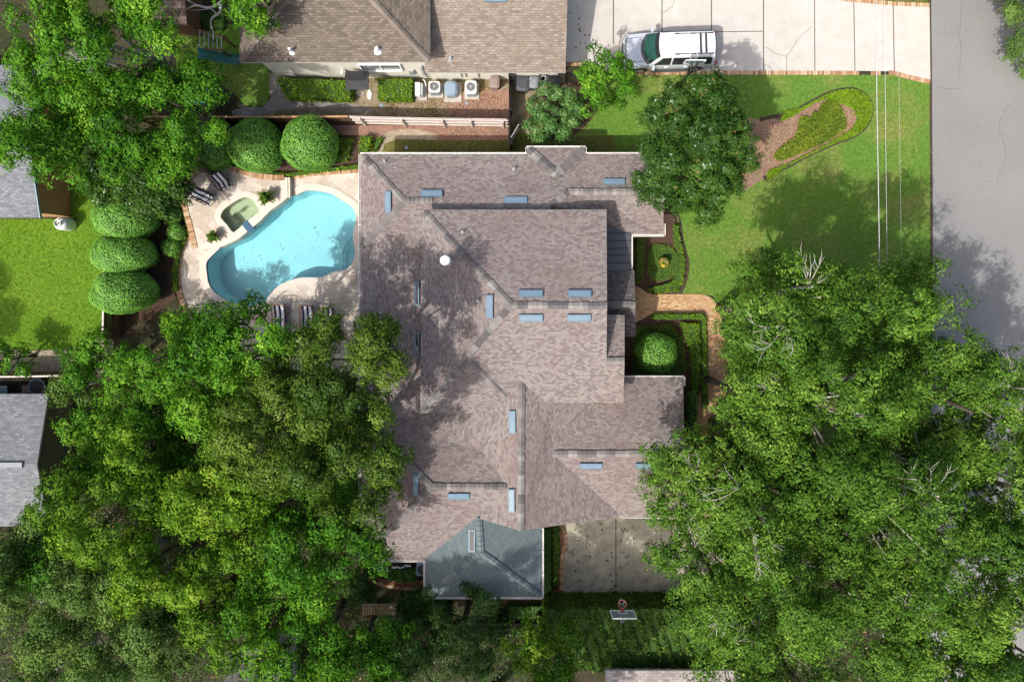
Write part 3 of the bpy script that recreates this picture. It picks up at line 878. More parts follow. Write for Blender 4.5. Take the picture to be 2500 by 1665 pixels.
Z1, Z2, Z3, Z4, Z5 = 0.004, 0.008, 0.012, 0.016, 0.02
FRONT = [(1245, 318), (1300, 330), (1400, 300), (1460, 186), (1545, 184), (2096, 184), (2182, 183), (2272, 206), (2274, 640), (2276, 1080), (2150, 1160), (1790, 1180), (1775, 1000), (1770, 760), (1740, 722), (1665, 716), (1680, 640), (1665, 580), (1655, 545), (1640, 470), (1610, 400), (1245, 400)]
sheet('front_lawn', FRONT, Z1, 'grass')
VERGE = [(2024, -60), (2270, -60), (2268, 17), (2080, 4)]
sheet('verge_lawn', [(1900, -400), (2266, -400), (2268, 17), (2080, 4), (2024, -8), (1960, -30)], Z1, 'grass_dry')
BACK = [(-330, 535), (172, 535), (172, 395), (290, 430), (284, 500), (277, 800), (200, 846), (100, 856), (0, 850), (-330, 850)]
sheet('back_lawn', BACK, Z1, 'grass_bright')
sheet('planting_bed', [(-330, 851), (0, 851), (100, 857), (200, 847), (277, 801), (276, 930), (-330, 930)], Z1, 'sand')
NLAWN = [(430, 60), (600, 60), (640, 150), (655, 165), (658, 205), (657, 240), (645, 258), (620, 262), (598, 258), (570, 228), (530, 205), (470, 185), (430, 180)]
sheet('side_lawn', NLAWN, Z1, 'grass')
sheet('side_yard', [(640, 178), (1060, 195), (1380, 180), (1385, 345), (1246, 345), (1240, 296), (900, 292), (560, 290), (590, 262), (640, 262), (662, 240)], 0.002, 'mossy')
sheet('grey_path', [(660, 190), (684, 192), (700, 225), (735, 240), (800, 246), (900, 262), (900, 276), (760, 270), (690, 268), (640, 280), (585, 284), (565, 272), (600, 262), (640, 262), (658, 245), (664, 215)], Z1, 'path', 3)
sheet('leaf_bed', [(1110, 238), (1240, 220), (1242, 290), (1130, 290), (1090, 270)], Z2, 'mulch', 3)
sheet('bark_bed', [(700, 305), (1240, 308), (1242, 345), (1100, 344), (1060, 352), (900, 352), (880, 330), (800, 330)], 0.010, 'mulch')
sheet('sand_path', [(905, 385), (925, 345), (945, 325), (985, 316), (1030, 318), (1068, 332), (1055, 345), (990, 342), (952, 352), (940, 385)], 0.014, 'sand', 3)
SIDEG = [(925, 400), (940, 352), (968, 340), (1100, 343), (1243, 343), (1246, 400)]
sheet('side_strip_lawn', SIDEG, 0.018, 'grass_dry')
sheet('dry_corner_lawn', [(1246, 338), (1300, 334), (1330, 340), (1500, 330), (1500, 400), (1246, 400)], 0.013, 'grass_dry')
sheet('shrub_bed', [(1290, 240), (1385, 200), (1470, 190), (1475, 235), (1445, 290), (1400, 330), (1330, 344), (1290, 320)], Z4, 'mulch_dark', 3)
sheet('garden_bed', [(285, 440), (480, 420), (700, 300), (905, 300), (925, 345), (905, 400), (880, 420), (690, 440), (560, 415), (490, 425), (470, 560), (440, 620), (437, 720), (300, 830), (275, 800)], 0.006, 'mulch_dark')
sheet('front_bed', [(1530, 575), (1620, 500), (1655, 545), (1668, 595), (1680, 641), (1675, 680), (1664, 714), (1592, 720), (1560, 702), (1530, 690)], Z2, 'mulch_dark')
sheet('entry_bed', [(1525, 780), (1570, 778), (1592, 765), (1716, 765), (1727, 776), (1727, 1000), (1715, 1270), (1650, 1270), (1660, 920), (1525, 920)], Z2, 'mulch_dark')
ISL = [(1800, 300), (1855, 293), (1886, 286), (1920, 282), (1955, 265), (1993, 243), (2031, 226), (2072, 219), (2096, 224), (2118, 241), (2127, 269), (2117, 303), (2089, 331), (2044, 348), (1975, 379), (1913, 412), (1865, 436), (1800, 460)]
ISL_IN = [(1800, 310), (1890, 296), (1920, 293), (1955, 272), (2006, 246), (2044, 251), (2075, 263), (2091, 286), (2082, 310), (2044, 337), (1993, 366), (1920, 401), (1872, 418), (1800, 450)]
sheet('island_bed', ISL, Z3, 'mulch', 4)
b = MB(); ribbon(b, lpts(ISL[1:-1], 0, 4), 0.22, -0.05, 0.05); tag(b.build('bed_edging', 'edging'), 'dark curved earth edge round the island bed in the front lawn', 'edging')
b = MB(); ribbon(b, lpts([(1640, 470), (1652, 520), (1660, 541), (1668, 595), (1680, 641), (1676, 679), (1664, 713)], 0, 5), 0.13, -0.05, 0.03); tag(b.build('bed_edging', 'edging'), 'dark curved edge between front lawn and the round flower bed', 'edging')

def drive(name, pts, mat, joints, cracks, z):
    b = MB()
    b.poly([[Vector((p.x, p.y, z)) for p in wpts(pts)]])
    for l, w in joints:
        ribbon(b, lpts(l), w, z - 0.002, z + 0.004, 1)
    for l, w in cracks:
        q = lpts(l, 0, 3)
        q = [p + Vector((rnd.uniform(-.04, .04), rnd.uniform(-.04, .04), 0)) for p in q]
        ribbon(b, q, w, z - 0.002, z + 0.004, 1)
    o = b.build(name, [mat, 'joint']); o['kind'] = 'structure'
# street and drives
ROAD = [(2268, -900), (2269, 0), (2272, 300), (2274, 640), (2270, 1000), (2262, 1400), (2255, 1800), (2250, 2600), (2790, 2600), (2790, -900)]
drive('road', ROAD, 'asphalt', [], [([(2346, -40), (2347, 40), (2343, 78), (2330, 84), (2300, 80)], .016), ([(2342, 82), (2346, 130), (2340, 200)], .014), ([(2290, 214), (2320, 219), (2352, 214)], .012), ([(2290, 560), (2330, 600), (2390, 590), (2440, 640), (2500, 650)], .012), ([(2480, 240), (2440, 300), (2455, 380), (2430, 450)], .010)], Z2)
b = MB(); ribbon(b, lpts([(2269, -400), (2270, 0), (2272, 205), (2274, 640), (2271, 1000)], 0, 4), 0.16, -0.02, 0.0105, 0); o = b.build('road_edge', 'edging'); o['kind'] = 'structure'
DRIVE = [(1382, -420), (1382, 152), (1420, 152), (1450, 176), (1545, 174), (2096, 174), (2182, 175), (2271, 197), (2269, 19), (2080, 6), (2024, -2), (1960, -20), (1900, -420)]
drive('neighbour_driveway', DRIVE, 'concrete',
      [([(1497.5, -200), (1497.5, 108)], .06), ([(1616, -200), (1616, 174)], .06), ([(1736, -200), (1737, 174)], .06), ([(1863, -200), (1864, 174)], .06), ([(1988, -100), (1989, 174)], .05), ([(2084, 7), (2087, 174)], .05), ([(2180, 13), (2183, 176)], .05), ([(1736, 79), (1863, 77.5)], .045)],
      [([(1984, 64), (1965, 80), (1945, 100), (1930, 125), (1922, 139), (1921, 172)], .022), ([(1922, 139), (1895, 131), (1868, 117)], .02), ([(1646, -20), (1645, 8), (1636, 22), (1616, 35)], .022), ([(1864, 158), (1876, 164), (1885, 173)], .02)], Z4)
HDRIVE = [(1372, 1258), (1376, 1300), (1384, 1330), (1376, 1370), (1376, 1470), (1640, 1470), (1760, 1440), (2000, 1400), (2262, 1420), (2268, 1180), (2000, 1200), (1760, 1240), (1640, 1252)]
drive('house_driveway', HDRIVE, 'old_concrete', [([(1503.5, 1255), (1503.5, 1470)], .06), ([(1640, 1252), (1640, 1470)], .05), ([(1432, 1290), (1432, 1340)], .025)], [([(1376, 1338), (1394, 1352)], .03)], Z3)

def brick_edge(pts, label, w=0.26, h=0.07, smooth=5, mat='edge_brick', v=0.02):
    b = MB()
    ribbon(b, lpts(pts, 0, smooth), w, -0.02, h, 0, v0=v)
    tag(b.build('brick_edging', mat), label, 'brick edging')
brick_edge([(1545, 179), (1800, 178.5), (2096, 179)], 'straight row of red bricks along the lawn side of the white driveway', 0.24, 0.03, 0)
brick_edge([(2126, 180), (2150, 180)], 'short stub of edging bricks in the gap by the cables', 0.24, 0.03, 0)
brick_edge([(2170, 178), (2184, 180), (2225, 191), (2270, 201)], 'slanting row of edging bricks where the white driveway meets the road', 0.26, 0.03, 0)
brick_edge([(2014, -8), (2080, 1), (2180, 10), (2268, 14)], 'row of edging bricks along the far side of the white driveway', 0.24, 0.03, 0)
brick_edge([(1384, 157), (1422, 157)], 'short row of bricks at the end of the drive by the neighbour house', 0.24, 0.03, 0)

# brick walks
WALK = [(1549, 697), (1563, 703), (1580, 715), (1592, 719), (1680, 718), (1712, 719), (1735, 726), (1750, 742), (1758, 770), (1768, 800), (1773, 830), (1776, 900), (1772, 960), (1800, 1010), (1810, 1090), (1800, 1200), (1760, 1262), (1712, 1262), (1718, 1150), (1695, 1060), (1690, 1000), (1708, 960), (1726, 930), (1728, 850), (1726, 790), (1722, 772), (1712, 766), (1600, 766), (1585, 769), (1570, 778), (1549, 788)]
sheet('brick_walk', WALK, Z5, 'path_brick')
sheet('side_brick_walk', [(1196, 1456), (1320, 1458), (1345, 1440), (1362, 1440), (1368, 1330), (1364, 1300), (1372, 1290), (1384, 1330), (1377, 1370), (1377, 1471), (1196, 1476)], 0.015, 'shaded_brick')
sheet('rear_brick_walk', [(886, 1385), (900, 1400), (930, 1412), (980, 1420), (1042, 1415), (1042, 1442), (980, 1437), (920, 1426), (890, 1405), (878, 1390)], 0.015, 'shaded_brick', 2)
b = MB(); ribbon(b, lpts([(1368, 1278), (1379, 1300), (1381, 1325), (1375, 1345), (1372, 1370), (1372, 1440)], 0, 4), 0.22, -0.02, 0.05, 0); tag(b.build('brick_edging', 'edge_brick'), 'curved brick edge between garage bed and shaded driveway', 'brick edging')
b = MB(); ribbon(b, lpts([(884, 1392), (900, 1412), (940, 1428), (990, 1436), (1040, 1440)], 0, 4), 0.2, -0.02, 0.05, 0); tag(b.build('brick_edging', 'edge_brick'), 'curved brick edge of the walk behind the teal roofed annex', 'brick edging')

# ------------------------------------------------------------------ pool deck, pool and spa
DECK = [(880, 410), (875, 416), (755, 424), (706, 434), (688, 436), (634, 431), (581, 416), (548, 411), (516, 412), (492, 420), (473, 436), (460, 460), (456, 484), (459, 506), (471, 551), (472, 565), (455, 586), (443, 613), (435, 648), (435, 683), (440, 717), (470, 790), (560, 850), (700, 900), (900, 920), (900, 410)]
b = MB()
b.poly([[Vector((p.x, p.y, 0.03)) for p in wpts(DECK, 0, 0)], [Vector((p.x, p.y, 0.03)) for p in POOL_W], [Vector((p.x, p.y, 0.03)) for p in SPA_W]])
o = b.build('pool_deck', 'travertine'); o['kind'] = 'structure'
# raised terrace with the spa
b = MB()
b.poly([[Vector((p.x, p.y, 0.4)) for p in RAISED_W], [Vector((p.x, p.y, 0.4)) for p in SPA_W]])
for i in range(len(RAISED_W)):
    p, q = RAISED_W[i], RAISED_W[(i + 1) % len(RAISED_W)]
    zb = -0.35 if i < 7 else -0.02
    b.add([(q.x, q.y, zb), (p.x, p.y, zb), (p.x, p.y, 0.4), (q.x, q.y, 0.4)], 1)
o = b.build('raised_terrace', ['travertine', 'coping']); o['kind'] = 'structure'
b = MB()
edge = lpts([(702, 434), (703, 480)], 0.4) + lpts(RAISED[1:8], 0.4, 4)
ribbon(b, edge, 0.42, 0.39, 0.425, 0, side=-1)
ribbon(b, lpts([(703, 434), (704, 455), (704, 482)], 0.4), 0.10, 0.0, 0.41, 0, side=1)
tag(b.build('terrace_coping', 'coping'), 'smooth cream coping along the drop from spa terrace to pool', 'coping')

pool = thing('swimming_pool', 'freeform swimming pool of clear turquoise water beside the house', 'swimming pool', (POOL_W[0].x, POOL_W[0].y, 0))
def depth(p):
    t = min(1, max(0, (p.x + 17.5) / 8.0))
    return -1.75 + 0.7 * t
b = MB(pool.location)
n = len(POOL_W)
# floor with rounded foot
cen = sum(POOL_W, Vector()) / n
foot = [p + (cen - p).normalized() * 0.12 for p in POOL_W]
tri = tessellate_polygon([[Vector((p.x, p.y, 0)) for p in foot]])
for t in tri:
    a, c, d = (Vector((foot[k].x, foot[k].y, depth(foot[k]))) for k in t)
    if (c - a).cross(d - a).z < 0: c, d = d, c
    b.add([a, c, d], 0)
for i in range(n):
    p, q, fp, fq = POOL_W[i], POOL_W[(i + 1) % n], foot[i], foot[(i + 1) % n]
    b.add([(p.x, p.y, 0.0), (q.x, q.y, 0.0), (q.x, q.y, -0.16), (p.x, p.y, -0.16)], 1)
    b.add([(p.x, p.y, -0.16), (q.x, q.y, -0.16), (fq.x, fq.y, depth(fq)), (fp.x, fp.y, depth(fp))], 0)
b.build('basin', ['plaster', 'tile'], pool)
b = MB(pool.location)
b.poly([[Vector((p.x, p.y, -0.09)) for p in POOL_W]])
b.build('water', 'water', pool)
b = MB(pool.location)
cp = lpts(POOL[36:] + POOL[:24], 0.05, 4)
ribbon(b, cp, 0.40, -0.02, 0.065, 0, side=1 if poly_area(POOL_W) < 0 else -1)
cp2 = lpts(POOL[23:30], 0.05, 4)
ribbon(b, cp2, 0.40, -0.02, 0.063, 0, side=1 if poly_area(POOL_W) < 0 else -1)
b.build('coping', 'coping', pool)
steps = [[(864, 578), (852, 584), (842, 594), (836, 608), (835, 661), (854, 651), (866, 630), (866, 606)],
         [(865, 585), (855, 592), (847, 602), (843, 614), (842, 657), (854, 651), (866, 630), (866, 606)],
         [(866, 595), (858, 602), (853, 612), (850, 622), (849, 652), (856, 648), (866, 630)]]
for k, st in enumerate(steps):
    P = wpts(st, -0.5)
    z = (-0.86, -0.62, -0.38)[k]
    b = MB(pool.location)
    b.prism(P, -1.3, z)
    ribbon(b, P[:5], 0.05, z - 0.004, z + 0.006, 1)
    b.build('step', ['plaster', 'step_line'], pool)
for (px, py) in ((581, 674), (610, 705)):
    c = W(px, py, -1.8)
    b = MB(pool.location)
    b.cyl((c.x, c.y), 0.13, 0.10, depth(c), depth(c) + 0.05, 14)
    b.build('floor_drain', 'white', pool)

spa = thing('hot_tub', 'small olive green spa sunk in the raised pool terrace', 'spa', (SPA_W[0].x, SPA_W[0].y, 0.4))
b = MB(spa.location)
n = len(SPA_W)
cen = sum(SPA_W, Vector()) / n
def shrink(P, c, d):
    return [p + (c - p).normalized() * d for p in P]
r1, r2 = shrink(SPA_W, cen, 0.42), shrink(SPA_W, cen, 0.50)
levels = [(SPA_W, 0.4), (SPA_W, -0.15), (r1, -0.17), (r2, -0.62)]
for (A, za), (B, zb) in zip(levels, levels[1:]):
    for i in range(n):
        j = (i + 1) % n
        b.add([(A[i].x, A[i].y, za), (A[j].x, A[j].y, za), (B[j].x, B[j].y, zb), (B[i].x, B[i].y, zb)])
b.poly([[Vector((p.x, p.y, -0.62)) for p in r2]])
b.build('basin', 'spa_plaster', spa)
b = MB(spa.location); b.poly([[Vector((p.x, p.y, 0.30)) for p in SPA_W]]); b.build('water', 'spa_water', spa)
ring = SPA_W if poly_area(SPA_W) < 0 else SPA_W[::-1]
b = MB(spa.location); ribbon(b, ring, 0.36, 0.39, 0.43, 0, side=1, closed=True); b.build('coping', 'coping', spa)
# coping blocks and the tiled overflow towards the pool
def obox(b, c, l, w, z0, z1, ang, mi=0):
    b.box((c.x, c.y, (z0 + z1) / 2), (l, w, z1 - z0), ang, mi)
ang = math.atan2(-(541 - 565), 634 - 605)
b = MB(spa.location)
for q in ((622, 538), (590, 565)):
    obox(b, W(*q, 0.43), 0.78, 0.46, 0.2, 0.445, ang)
b.build('coping_block', 'coping', spa)
b = MB(spa.location)
obox(b, W(607, 553, 0.3), 0.42, 0.62, -0.05, 0.448, ang)
b.build('spillway', 'tile', spa)

brick_edge([(880, 414), (875, 416), (800, 421), (755, 425), (706, 435)], 'sunlit brick edging between clipped shrubs and pool deck next to house', 0.32, 0.12)
brick_edge([(700, 436), (688, 437), (634, 432), (581, 417), (548, 411), (516, 412), (492, 420), (473, 436), (460, 460), (456, 484), (459, 506), (471, 551), (484, 604)], 'long curved brick edging round the raised spa terrace', 0.32, 0.44)
brick_edge([(474, 562), (455, 586), (443, 613), (436, 648), (436, 683), (441, 720), (460, 770)], 'curved brick edging at the left rim of the lower pool deck', 0.30, 0.12)

# leaves floating in the pool, lying on terraces and drives
def litter(name, areas, dens, z, L, mat, seed, label, tilt=0.15):
    g = np.random.default_rng(seed)
    q = np.concatenate([scatter(wpts(P, z), dens, g) for P in areas])
    C = np.column_stack([q, np.full(len(q), z)])
    o = leaf_mesh(name, C, np.array([0, 0, 1.0]) + g.normal(size=(len(q), 3)) * tilt, L, L * 0.6, g.random(len(q)), mat, rng=g)
    tag(o, label, None, None, 'stuff')
litter('pool_leaves', [[(590, 620), (620, 600), (650, 625), (640, 665), (600, 670)], [(730, 560), (790, 540), (800, 580), (740, 630), (700, 650)], [(660, 560), (700, 570), (690, 620)]], 4.0, -0.075, 0.10, 'litter_dark', 3, 'dark leaves floating on the pool')
litter('drive_leaves', [HDRIVE[:8] + [(1640, 1300)], [(1384, 20), (1450, 20), (1445, 120), (1384, 150)]], 3.5, 0.026, 0.16, 'litter_dark', 5, 'dark leaves fallen on the shaded driveways', 0.3)
litter('yard_leaves', [[(960, 215), (1235, 205), (1238, 286), (940, 286)]], 110, 0.022, 0.10, 'litter', 6, 'tan leaves fallen in the narrow side yard', 0.4)
litter('bark_chips', [[(930, 308), (1240, 309), (1240, 343), (1070, 342), (1030, 320), (960, 318)], ISL_IN], 150, 0.022, 0.075, 'litter', 7, 'reddish bark chips on the planting beds', 0.5)
litter('ground_leaves', [[(1790, 900), (2280, 900), (2280, 1665), (1700, 1665), (1640, 1480)], [(200, 850), (900, 850), (900, 1665), (0, 1665), (0, 1300)]], 5, 0.02, 0.16, 'litter', 8, 'leaf litter under the trees', 0.4)
litter('road_leaves', [[(2274, 210), (2284, 210), (2286, 900), (2276, 900)], [(2274, -20), (2500, -20), (2500, 900), (2276, 900)][0:2] + [(2330, 900), (2276, 900)], [(1400, 150), (2260, 150), (2260, 172), (1450, 172)]], 3.0, 0.026, 0.07, 'litter', 19, 'small dry leaves along the road edge and driveway')
litter('deck_leaves', [[(650, 770), (870, 690), (870, 860), (700, 860)], [(480, 440), (680, 450), (560, 480), (480, 520)]], 0.9, 0.436, 0.07, 'litter_dark', 9, 'specks of leaf on the pool terrace') if False else None

# blades on the lawns
cover('grass_blades', [wpts(FRONT), wpts(SIDEG)], 0.05, 60, 0.13, 0.035, 'l_grass', 21, 'mown grass of the front and side lawns', None, 'stuff', tilt=0.9)
cover('grass_blades', [wpts(BACK), wpts(NLAWN)], 0.05, 80, 0.13, 0.035, 'l_grass_b', 22, 'bright mown grass of the back lawn', None, 'stuff', tilt=0.9)

# ------------------------------------------------------------------ roofs
def plane_z(p0, p1, p2):
    """plane through three (px,py,z): returns a function giving the 3-D point seen at a pixel, lifted by dz"""
    A, B_, C_ = W(*p0), W(*p1), W(*p2)
    nn = (B_ - A).cross(C_ - A)
    bx, cy = -nn.x / nn.z, -nn.y / nn.z
    a0 = A.z - bx * A.x - cy * A.y
    def f(px, py, dz=0.0):
        q = (bx * (px - NX) + cy * (NY - py)) / F
        a1 = a0 + dz
        z = (a1 + H * q) / (1 + q)
        return W(px, py, z)
    return f

def to_v(p):
    return p if isinstance(p, Vector) else W(*p)

def roof(name, faces, parent, mat, thick=0.15, label=None, caps=(), cap_mat='cap', cap_w=0.34):
    b = MB(parent.location)
    for f in faces:
        P = [to_v(p) for p in f]
        ar = poly_area(P)
        if ar < 0: P = P[::-1]
        nn = Vector()
        for i in range(len(P)):
            a, c = P[i], P[(i + 1) % len(P)]
            nn += Vector(((a.y - c.y) * (a.z + c.z), (a.z - c.z) * (a.x + c.x), (a.x - c.x) * (a.y + c.y)))
        nn.normalize()
        hd = Vector((0, 0, 1)).cross(nn)
        hd = hd.normalized() if hd.length > 1e-4 else Vector((1, 0, 0))
        sd = nn.cross(hd)
        b.poly([P], 0, uvf=lambda p: (p.dot(hd) + 50, p.dot(sd) + 50))
        dn = Vector((0, 0, -thick))
        b.poly([[p + dn for p in P]], 1, flip=True)
        for i in range(len(P)):
            a, c = P[i], P[(i + 1) % len(P)]
            b.add([a + dn, c + dn, c, a], 1)
    o = b.build(name, [mat, 'fascia'], parent)
    if label: o['label'] = label
    for pa, pb in caps:
        b, tn = MB(parent.location), []
        A, B_ = to_v(pa), to_v(pb)
        d = (B_ - A)
        nseg = max(1, int(d.length / 0.24))
        dh = Vector((d.x, d.y, 0)).normalized()
        sdv = Vector((-dh.y, dh.x, 0)) * cap_w / 2
        g = random.Random(int(A.x * 100 + A.y * 37))
        v = g.random()
        for i in range(nseg):
            s, e = A + d * (i / nseg), A + d * ((i + 1.25) / nseg if i < nseg - 1 else 1)
            up0, up1 = Vector((0, 0, 0.035)), Vector((0, 0, 0.075))
            dr = Vector((0, 0, -0.05))
            jit = g.uniform(0.9, 1.1)
            v = g.random() if i % 2 else v * 0.55 + 0.3 * g.random()  # alternating tone, painted shadow from cap to cap
            l0, c0, r0 = s + sdv * jit + dr + up0, s + up0 + Vector((0, 0, .03)), s - sdv * jit + dr + up0
            l1, c1, r1_ = e + sdv * jit + dr + up1, e + up1 + Vector((0, 0, .03)), e - sdv * jit + dr + up1
            for q in ([r0, r1_, c1, c0], [c0, c1, l1, l0], [r1_, l1, c1], [l0, r0, c0]):
                b.add(q); tn.append(v)
        b.build('ridge_cap', cap_mat, parent, tint=tn)
    return o

def walls(name, footprints, parent, mat):
    b = MB(parent.location)
    for pts, z0, z1 in footprints:
        P = [Vector(p) if isinstance(p, Vector) else W(p[0], p[1], p[2] if len(p) > 2 else 2.9) for p in pts]
        b.prism(P, z0, z1)
    return b.build(name, mat, parent)

def gable(b, pts):
    """thin upright wall given its outline in 3-D"""
    P = [to_v(p) for p in pts]
    b.add(P)

def gutter(parent, pts, mat='gutter'):
    b = MB(parent.location)
    P = [to_v(p) for p in pts]
    z = P[0].z
    ribbon(b, P, 0.13, z - 0.12, z - 0.10, 0)
    for s in (-1, 1):
        for i in range(len(P) - 1):
            d = (P[i + 1] - P[i]); dn = Vector((-d.y, d.x, 0)).normalized() * 0.055 * s
            ribbon(b, [P[i] + dn, P[i + 1] + dn], 0.022, z - 0.12, z - 0.005 + 0.002 * (i % 2), 0)
    for i in range(len(P) - 1):
        d = P[i + 1] - P[i]
        m_ = int(d.length / 1.2)
        for k in range(1, m_):
            c = P[i] + d * k / m_
            b.box((c.x, c.y, z - 0.012), (0.05, 0.15, 0.022) if abs(d.x) > abs(d.y) else (0.15, 0.05, 0.022))
    return b.build('gutter', mat, parent)

def skylight(parent, rect, pl, dark=False):
    x0, y0, x1, y1 = rect
    lo = [pl(x, y, 0.01) for x, y in ((x0, y1), (x1, y1), (x1, y0), (x0, y0))]
    hi = [pl(x, y, 0.01) + Vector((0, 0, 0.13)) for x, y in ((x0, y1), (x1, y1), (x1, y0), (x0, y0))]
    b = MB(parent.location)
    b.add(hi)
    for i in range(4):
        j = (i + 1) % 4
        b.add([lo[i], lo[j], hi[j], hi[i]])
    fr = b.build('skylight', 'skyframe', parent)
    c = sum(hi, Vector()) / 4
    gl = [p + (c - p) * 0.0 for p in hi]
    gx = (hi[1] - hi[0]).normalized() * 0.07
    gy = (hi[3] - hi[0]).normalized() * 0.07
    up = Vector((0, 0, 0.006))
    b = MB(parent.location)
    b.add([hi[0] + gx + gy + up, hi[1] - gx + gy + up, hi[2] - gx - gy + up, hi[3] + gx - gy + up])
    b.build('glass', 'darkglass' if dark else 'skyglass', fr)
    return fr

def vent_pipe(parent, px, py, pl, r=0.05, h=0.35, mat='grey_metal'):
    p = pl(px, py)
    b = MB(parent.location)
    b.cyl((p.x, p.y), r, r, p.z - 0.1, p.z + h, 10)
    b.cyl((p.x, p.y), r * 2.6, r * 1.1, p.z - 0.06, p.z + 0.08, 10)
    b.build('vent_pipe', mat, parent)

# ---- the main house
house = thing('family_house', 'large house with sprawling mauve grey shingle roofs and blue skylights', 'house', W(1250, 860))
R1, RW2 = (986, 491, 3.85), (1163, 491, 3.85)
low = [
    [(880, 377, 2.9), (1287, 377, 2.9), (1357, 431, 3.27), (1428, 377, 2.9), (1600, 376, 2.9), (1619, 376, 2.9), (1618, 469, 3.72), (1387, 469, 3.72), (1345, 500, 4.0), (1345, 530, 4.25), (1060, 530, 4.2), (1056, 492, 3.86), R1],
    [(880, 377, 2.9), R1, (880, 606, 2.9)],
    [R1, (1056, 492, 3.86), (1062, 540, 3.5), (944, 590, 3.1), (880, 606, 2.9)],
    [(880, 606, 2.9), (944, 590, 3.1), (1062, 540, 3.5), (1062, 1040, 3.5), (1028, 1012, 3.35), (885, 1012, 2.93), (879, 1010, 2.9)],
    [(1387, 469, 3.72), (1618, 469, 3.72), (1621, 573, 2.9), (1480, 573, 2.9), (1460, 560, 3.0), (1345, 545, 3.1), (1345, 500, 4.0)],
]
roof('roof', low, house, 'shingle', label='low mauve shingle roof round the two storey block',
     caps=[((884, 380, 2.93), R1), (R1, (884, 602, 2.95)), (R1, (1056, 491, 3.87)), ((1387, 469, 3.73), (1618, 469, 3.73)), ((1345, 500, 4.0), (1387, 469, 3.73))])
bump_ = [
    [(1287, 361, 2.9), (1428, 361, 2.9), (1358, 425, 3.47)],
    [(1287, 361, 2.9), (1358, 425, 3.47), (1358, 433, 3.33), (1287, 378, 2.93)],
    [(1428, 361, 2.9), (1428, 378, 2.93), (1358, 433, 3.33), (1358, 425, 3.47)],
]
roof('roof', bump_, house, 'shingle', label='small hipped projection at the far eave', caps=[((1290, 364, 2.93), (1358, 426, 3.49)), ((1425, 364, 2.93), (1358, 426, 3.49)), ((1358, 422, 3.5), (1358, 435, 3.36))], cap_w=0.42)
AP = (1147, 878, 5.5)
RA, RB = (1248, 745, 6.4), (1482, 747, 6.4)
upper = [
    [(1030, 512, 4.7), (1481, 512, 4.7), RB, RA],
    [(1030, 512, 4.7), RA, (1150, 858, 5.58), AP, (1026, 1006, 4.7)],
    [RA, RB, (1481, 880, 5.45), (1525, 880, 5.45), (1522, 983, 4.6), (1340, 983, 4.6), (1274, 936, 4.98), (1238, 973, 4.72), AP, (1150, 858, 5.58)],
    [AP, (1238, 973, 4.72), (1200, 1009, 4.55), (1026, 1008, 4.68)],
    [(1481, 768, 4.55), (1525, 770, 4.55), (1525, 882, 5.44), (1481, 882, 5.44)],
]
roof('roof', upper, house, 'shingle', label='highest mauve shingle roof with four skylights beside its ridge',
     caps=[((1034, 517, 4.73), RA), (RA, RB), (RA, (1150, 860, 5.6)), ((1150, 860, 5.6), AP), (AP, (1030, 1002, 4.74)), (AP, (1236, 970, 4.76)), ((1481, 881, 5.47), (1524, 881, 5.47))])
PK = (1274, 936, 4.98)
PS = (1271, 1295, 4.98)
south = [
    [PK, (1340, 983, 4.46), (1400, 975, 4.0), (1459, 985, 3.48), (1349, 1108, 4.2), (1514, 1257, 2.92), (1510, 1262, 2.92), PS],
    [PK, PS, (1172, 1266, 4.12), (1174, 1256, 4.15), (1231, 1200, 4.62), (1238, 1188, 4.7), (1177, 1102, 4.18), (1028, 1012, 3.34), (1062, 1000, 3.4), (1200, 1000, 4.35), (1240, 965, 4.72)],
    [(1459, 985, 3.48), (1480, 922, 2.92), (1668, 922, 2.9), (1671, 1107, 4.2), (1349, 1108, 4.2)],
    [(1349, 1108, 4.2), (1671, 1107, 4.2), (1676, 1262, 2.9), (1514, 1259, 2.9)],
    [(1053, 1188, 4.7), (1238, 1188, 4.7), (1177, 1102, 4.18), (1028, 1012, 3.34), (885, 1012, 2.95)],
    [(1053, 1188, 4.7), (885, 1012, 2.95), (880, 1012, 2.9), (880, 1367, 2.9)],
    [(1053, 1188, 4.7), (880, 1367, 2.9), (1038, 1367, 2.9), (1042, 1359, 2.96), (1174, 1256, 4.12), (1231, 1200, 4.62), (1238, 1188, 4.7)],
]
roof('roof', south, house, 'shingle', label='mauve shingle roof of the garage wing with crossing ridges',
     caps=[(PK, PS), ((1349, 1108, 4.22), (1671, 1107, 4.22)), ((1053, 1188, 4.72), (1236, 1188, 4.72)), ((1053, 1188, 4.72), (890, 1017, 3.0)), ((1053, 1188, 4.72), (884, 1363, 2.93))])
annex = [
    [(1038, 1457, 2.75), (1323, 1457, 2.75), (1174, 1347, 3.85)],
    [(1323, 1457, 2.75), (1323, 1272, 2.75), (1170, 1240, 4.0), (1170, 1259, 3.95), (1174, 1347, 3.85)],
    [(1038, 1457, 2.75), (1174, 1347, 3.85), (1170, 1259, 3.95), (1042, 1359, 2.92), (1038, 1372, 2.78)],
]
roof('roof', annex, house, 'shingle_teal', label='teal grey shingle hip roof of the annex', caps=[((1042, 1454, 2.8), (1174, 1347, 3.87)), ((1319, 1454, 2.8), (1174, 1347, 3.87)), ((1174, 1347, 3.87), (1170, 1262, 3.96))], cap_mat='cap_teal', cap_w=0.30)
porch = [
    [(1478, 660, 3.05), (1549, 660, 3.05), (1551, 745, 3.75), (1478, 745, 3.75)],
    [(1478, 745, 3.75), (1551, 745, 3.75), (1552, 822, 3.05), (1478, 822, 3.05)],
]
roof('roof', porch, house, 'shingle_dark', label='dark shingle roof over the front door', caps=[((1480, 745, 3.77), (1551, 745, 3.77))], cap_w=0.4)
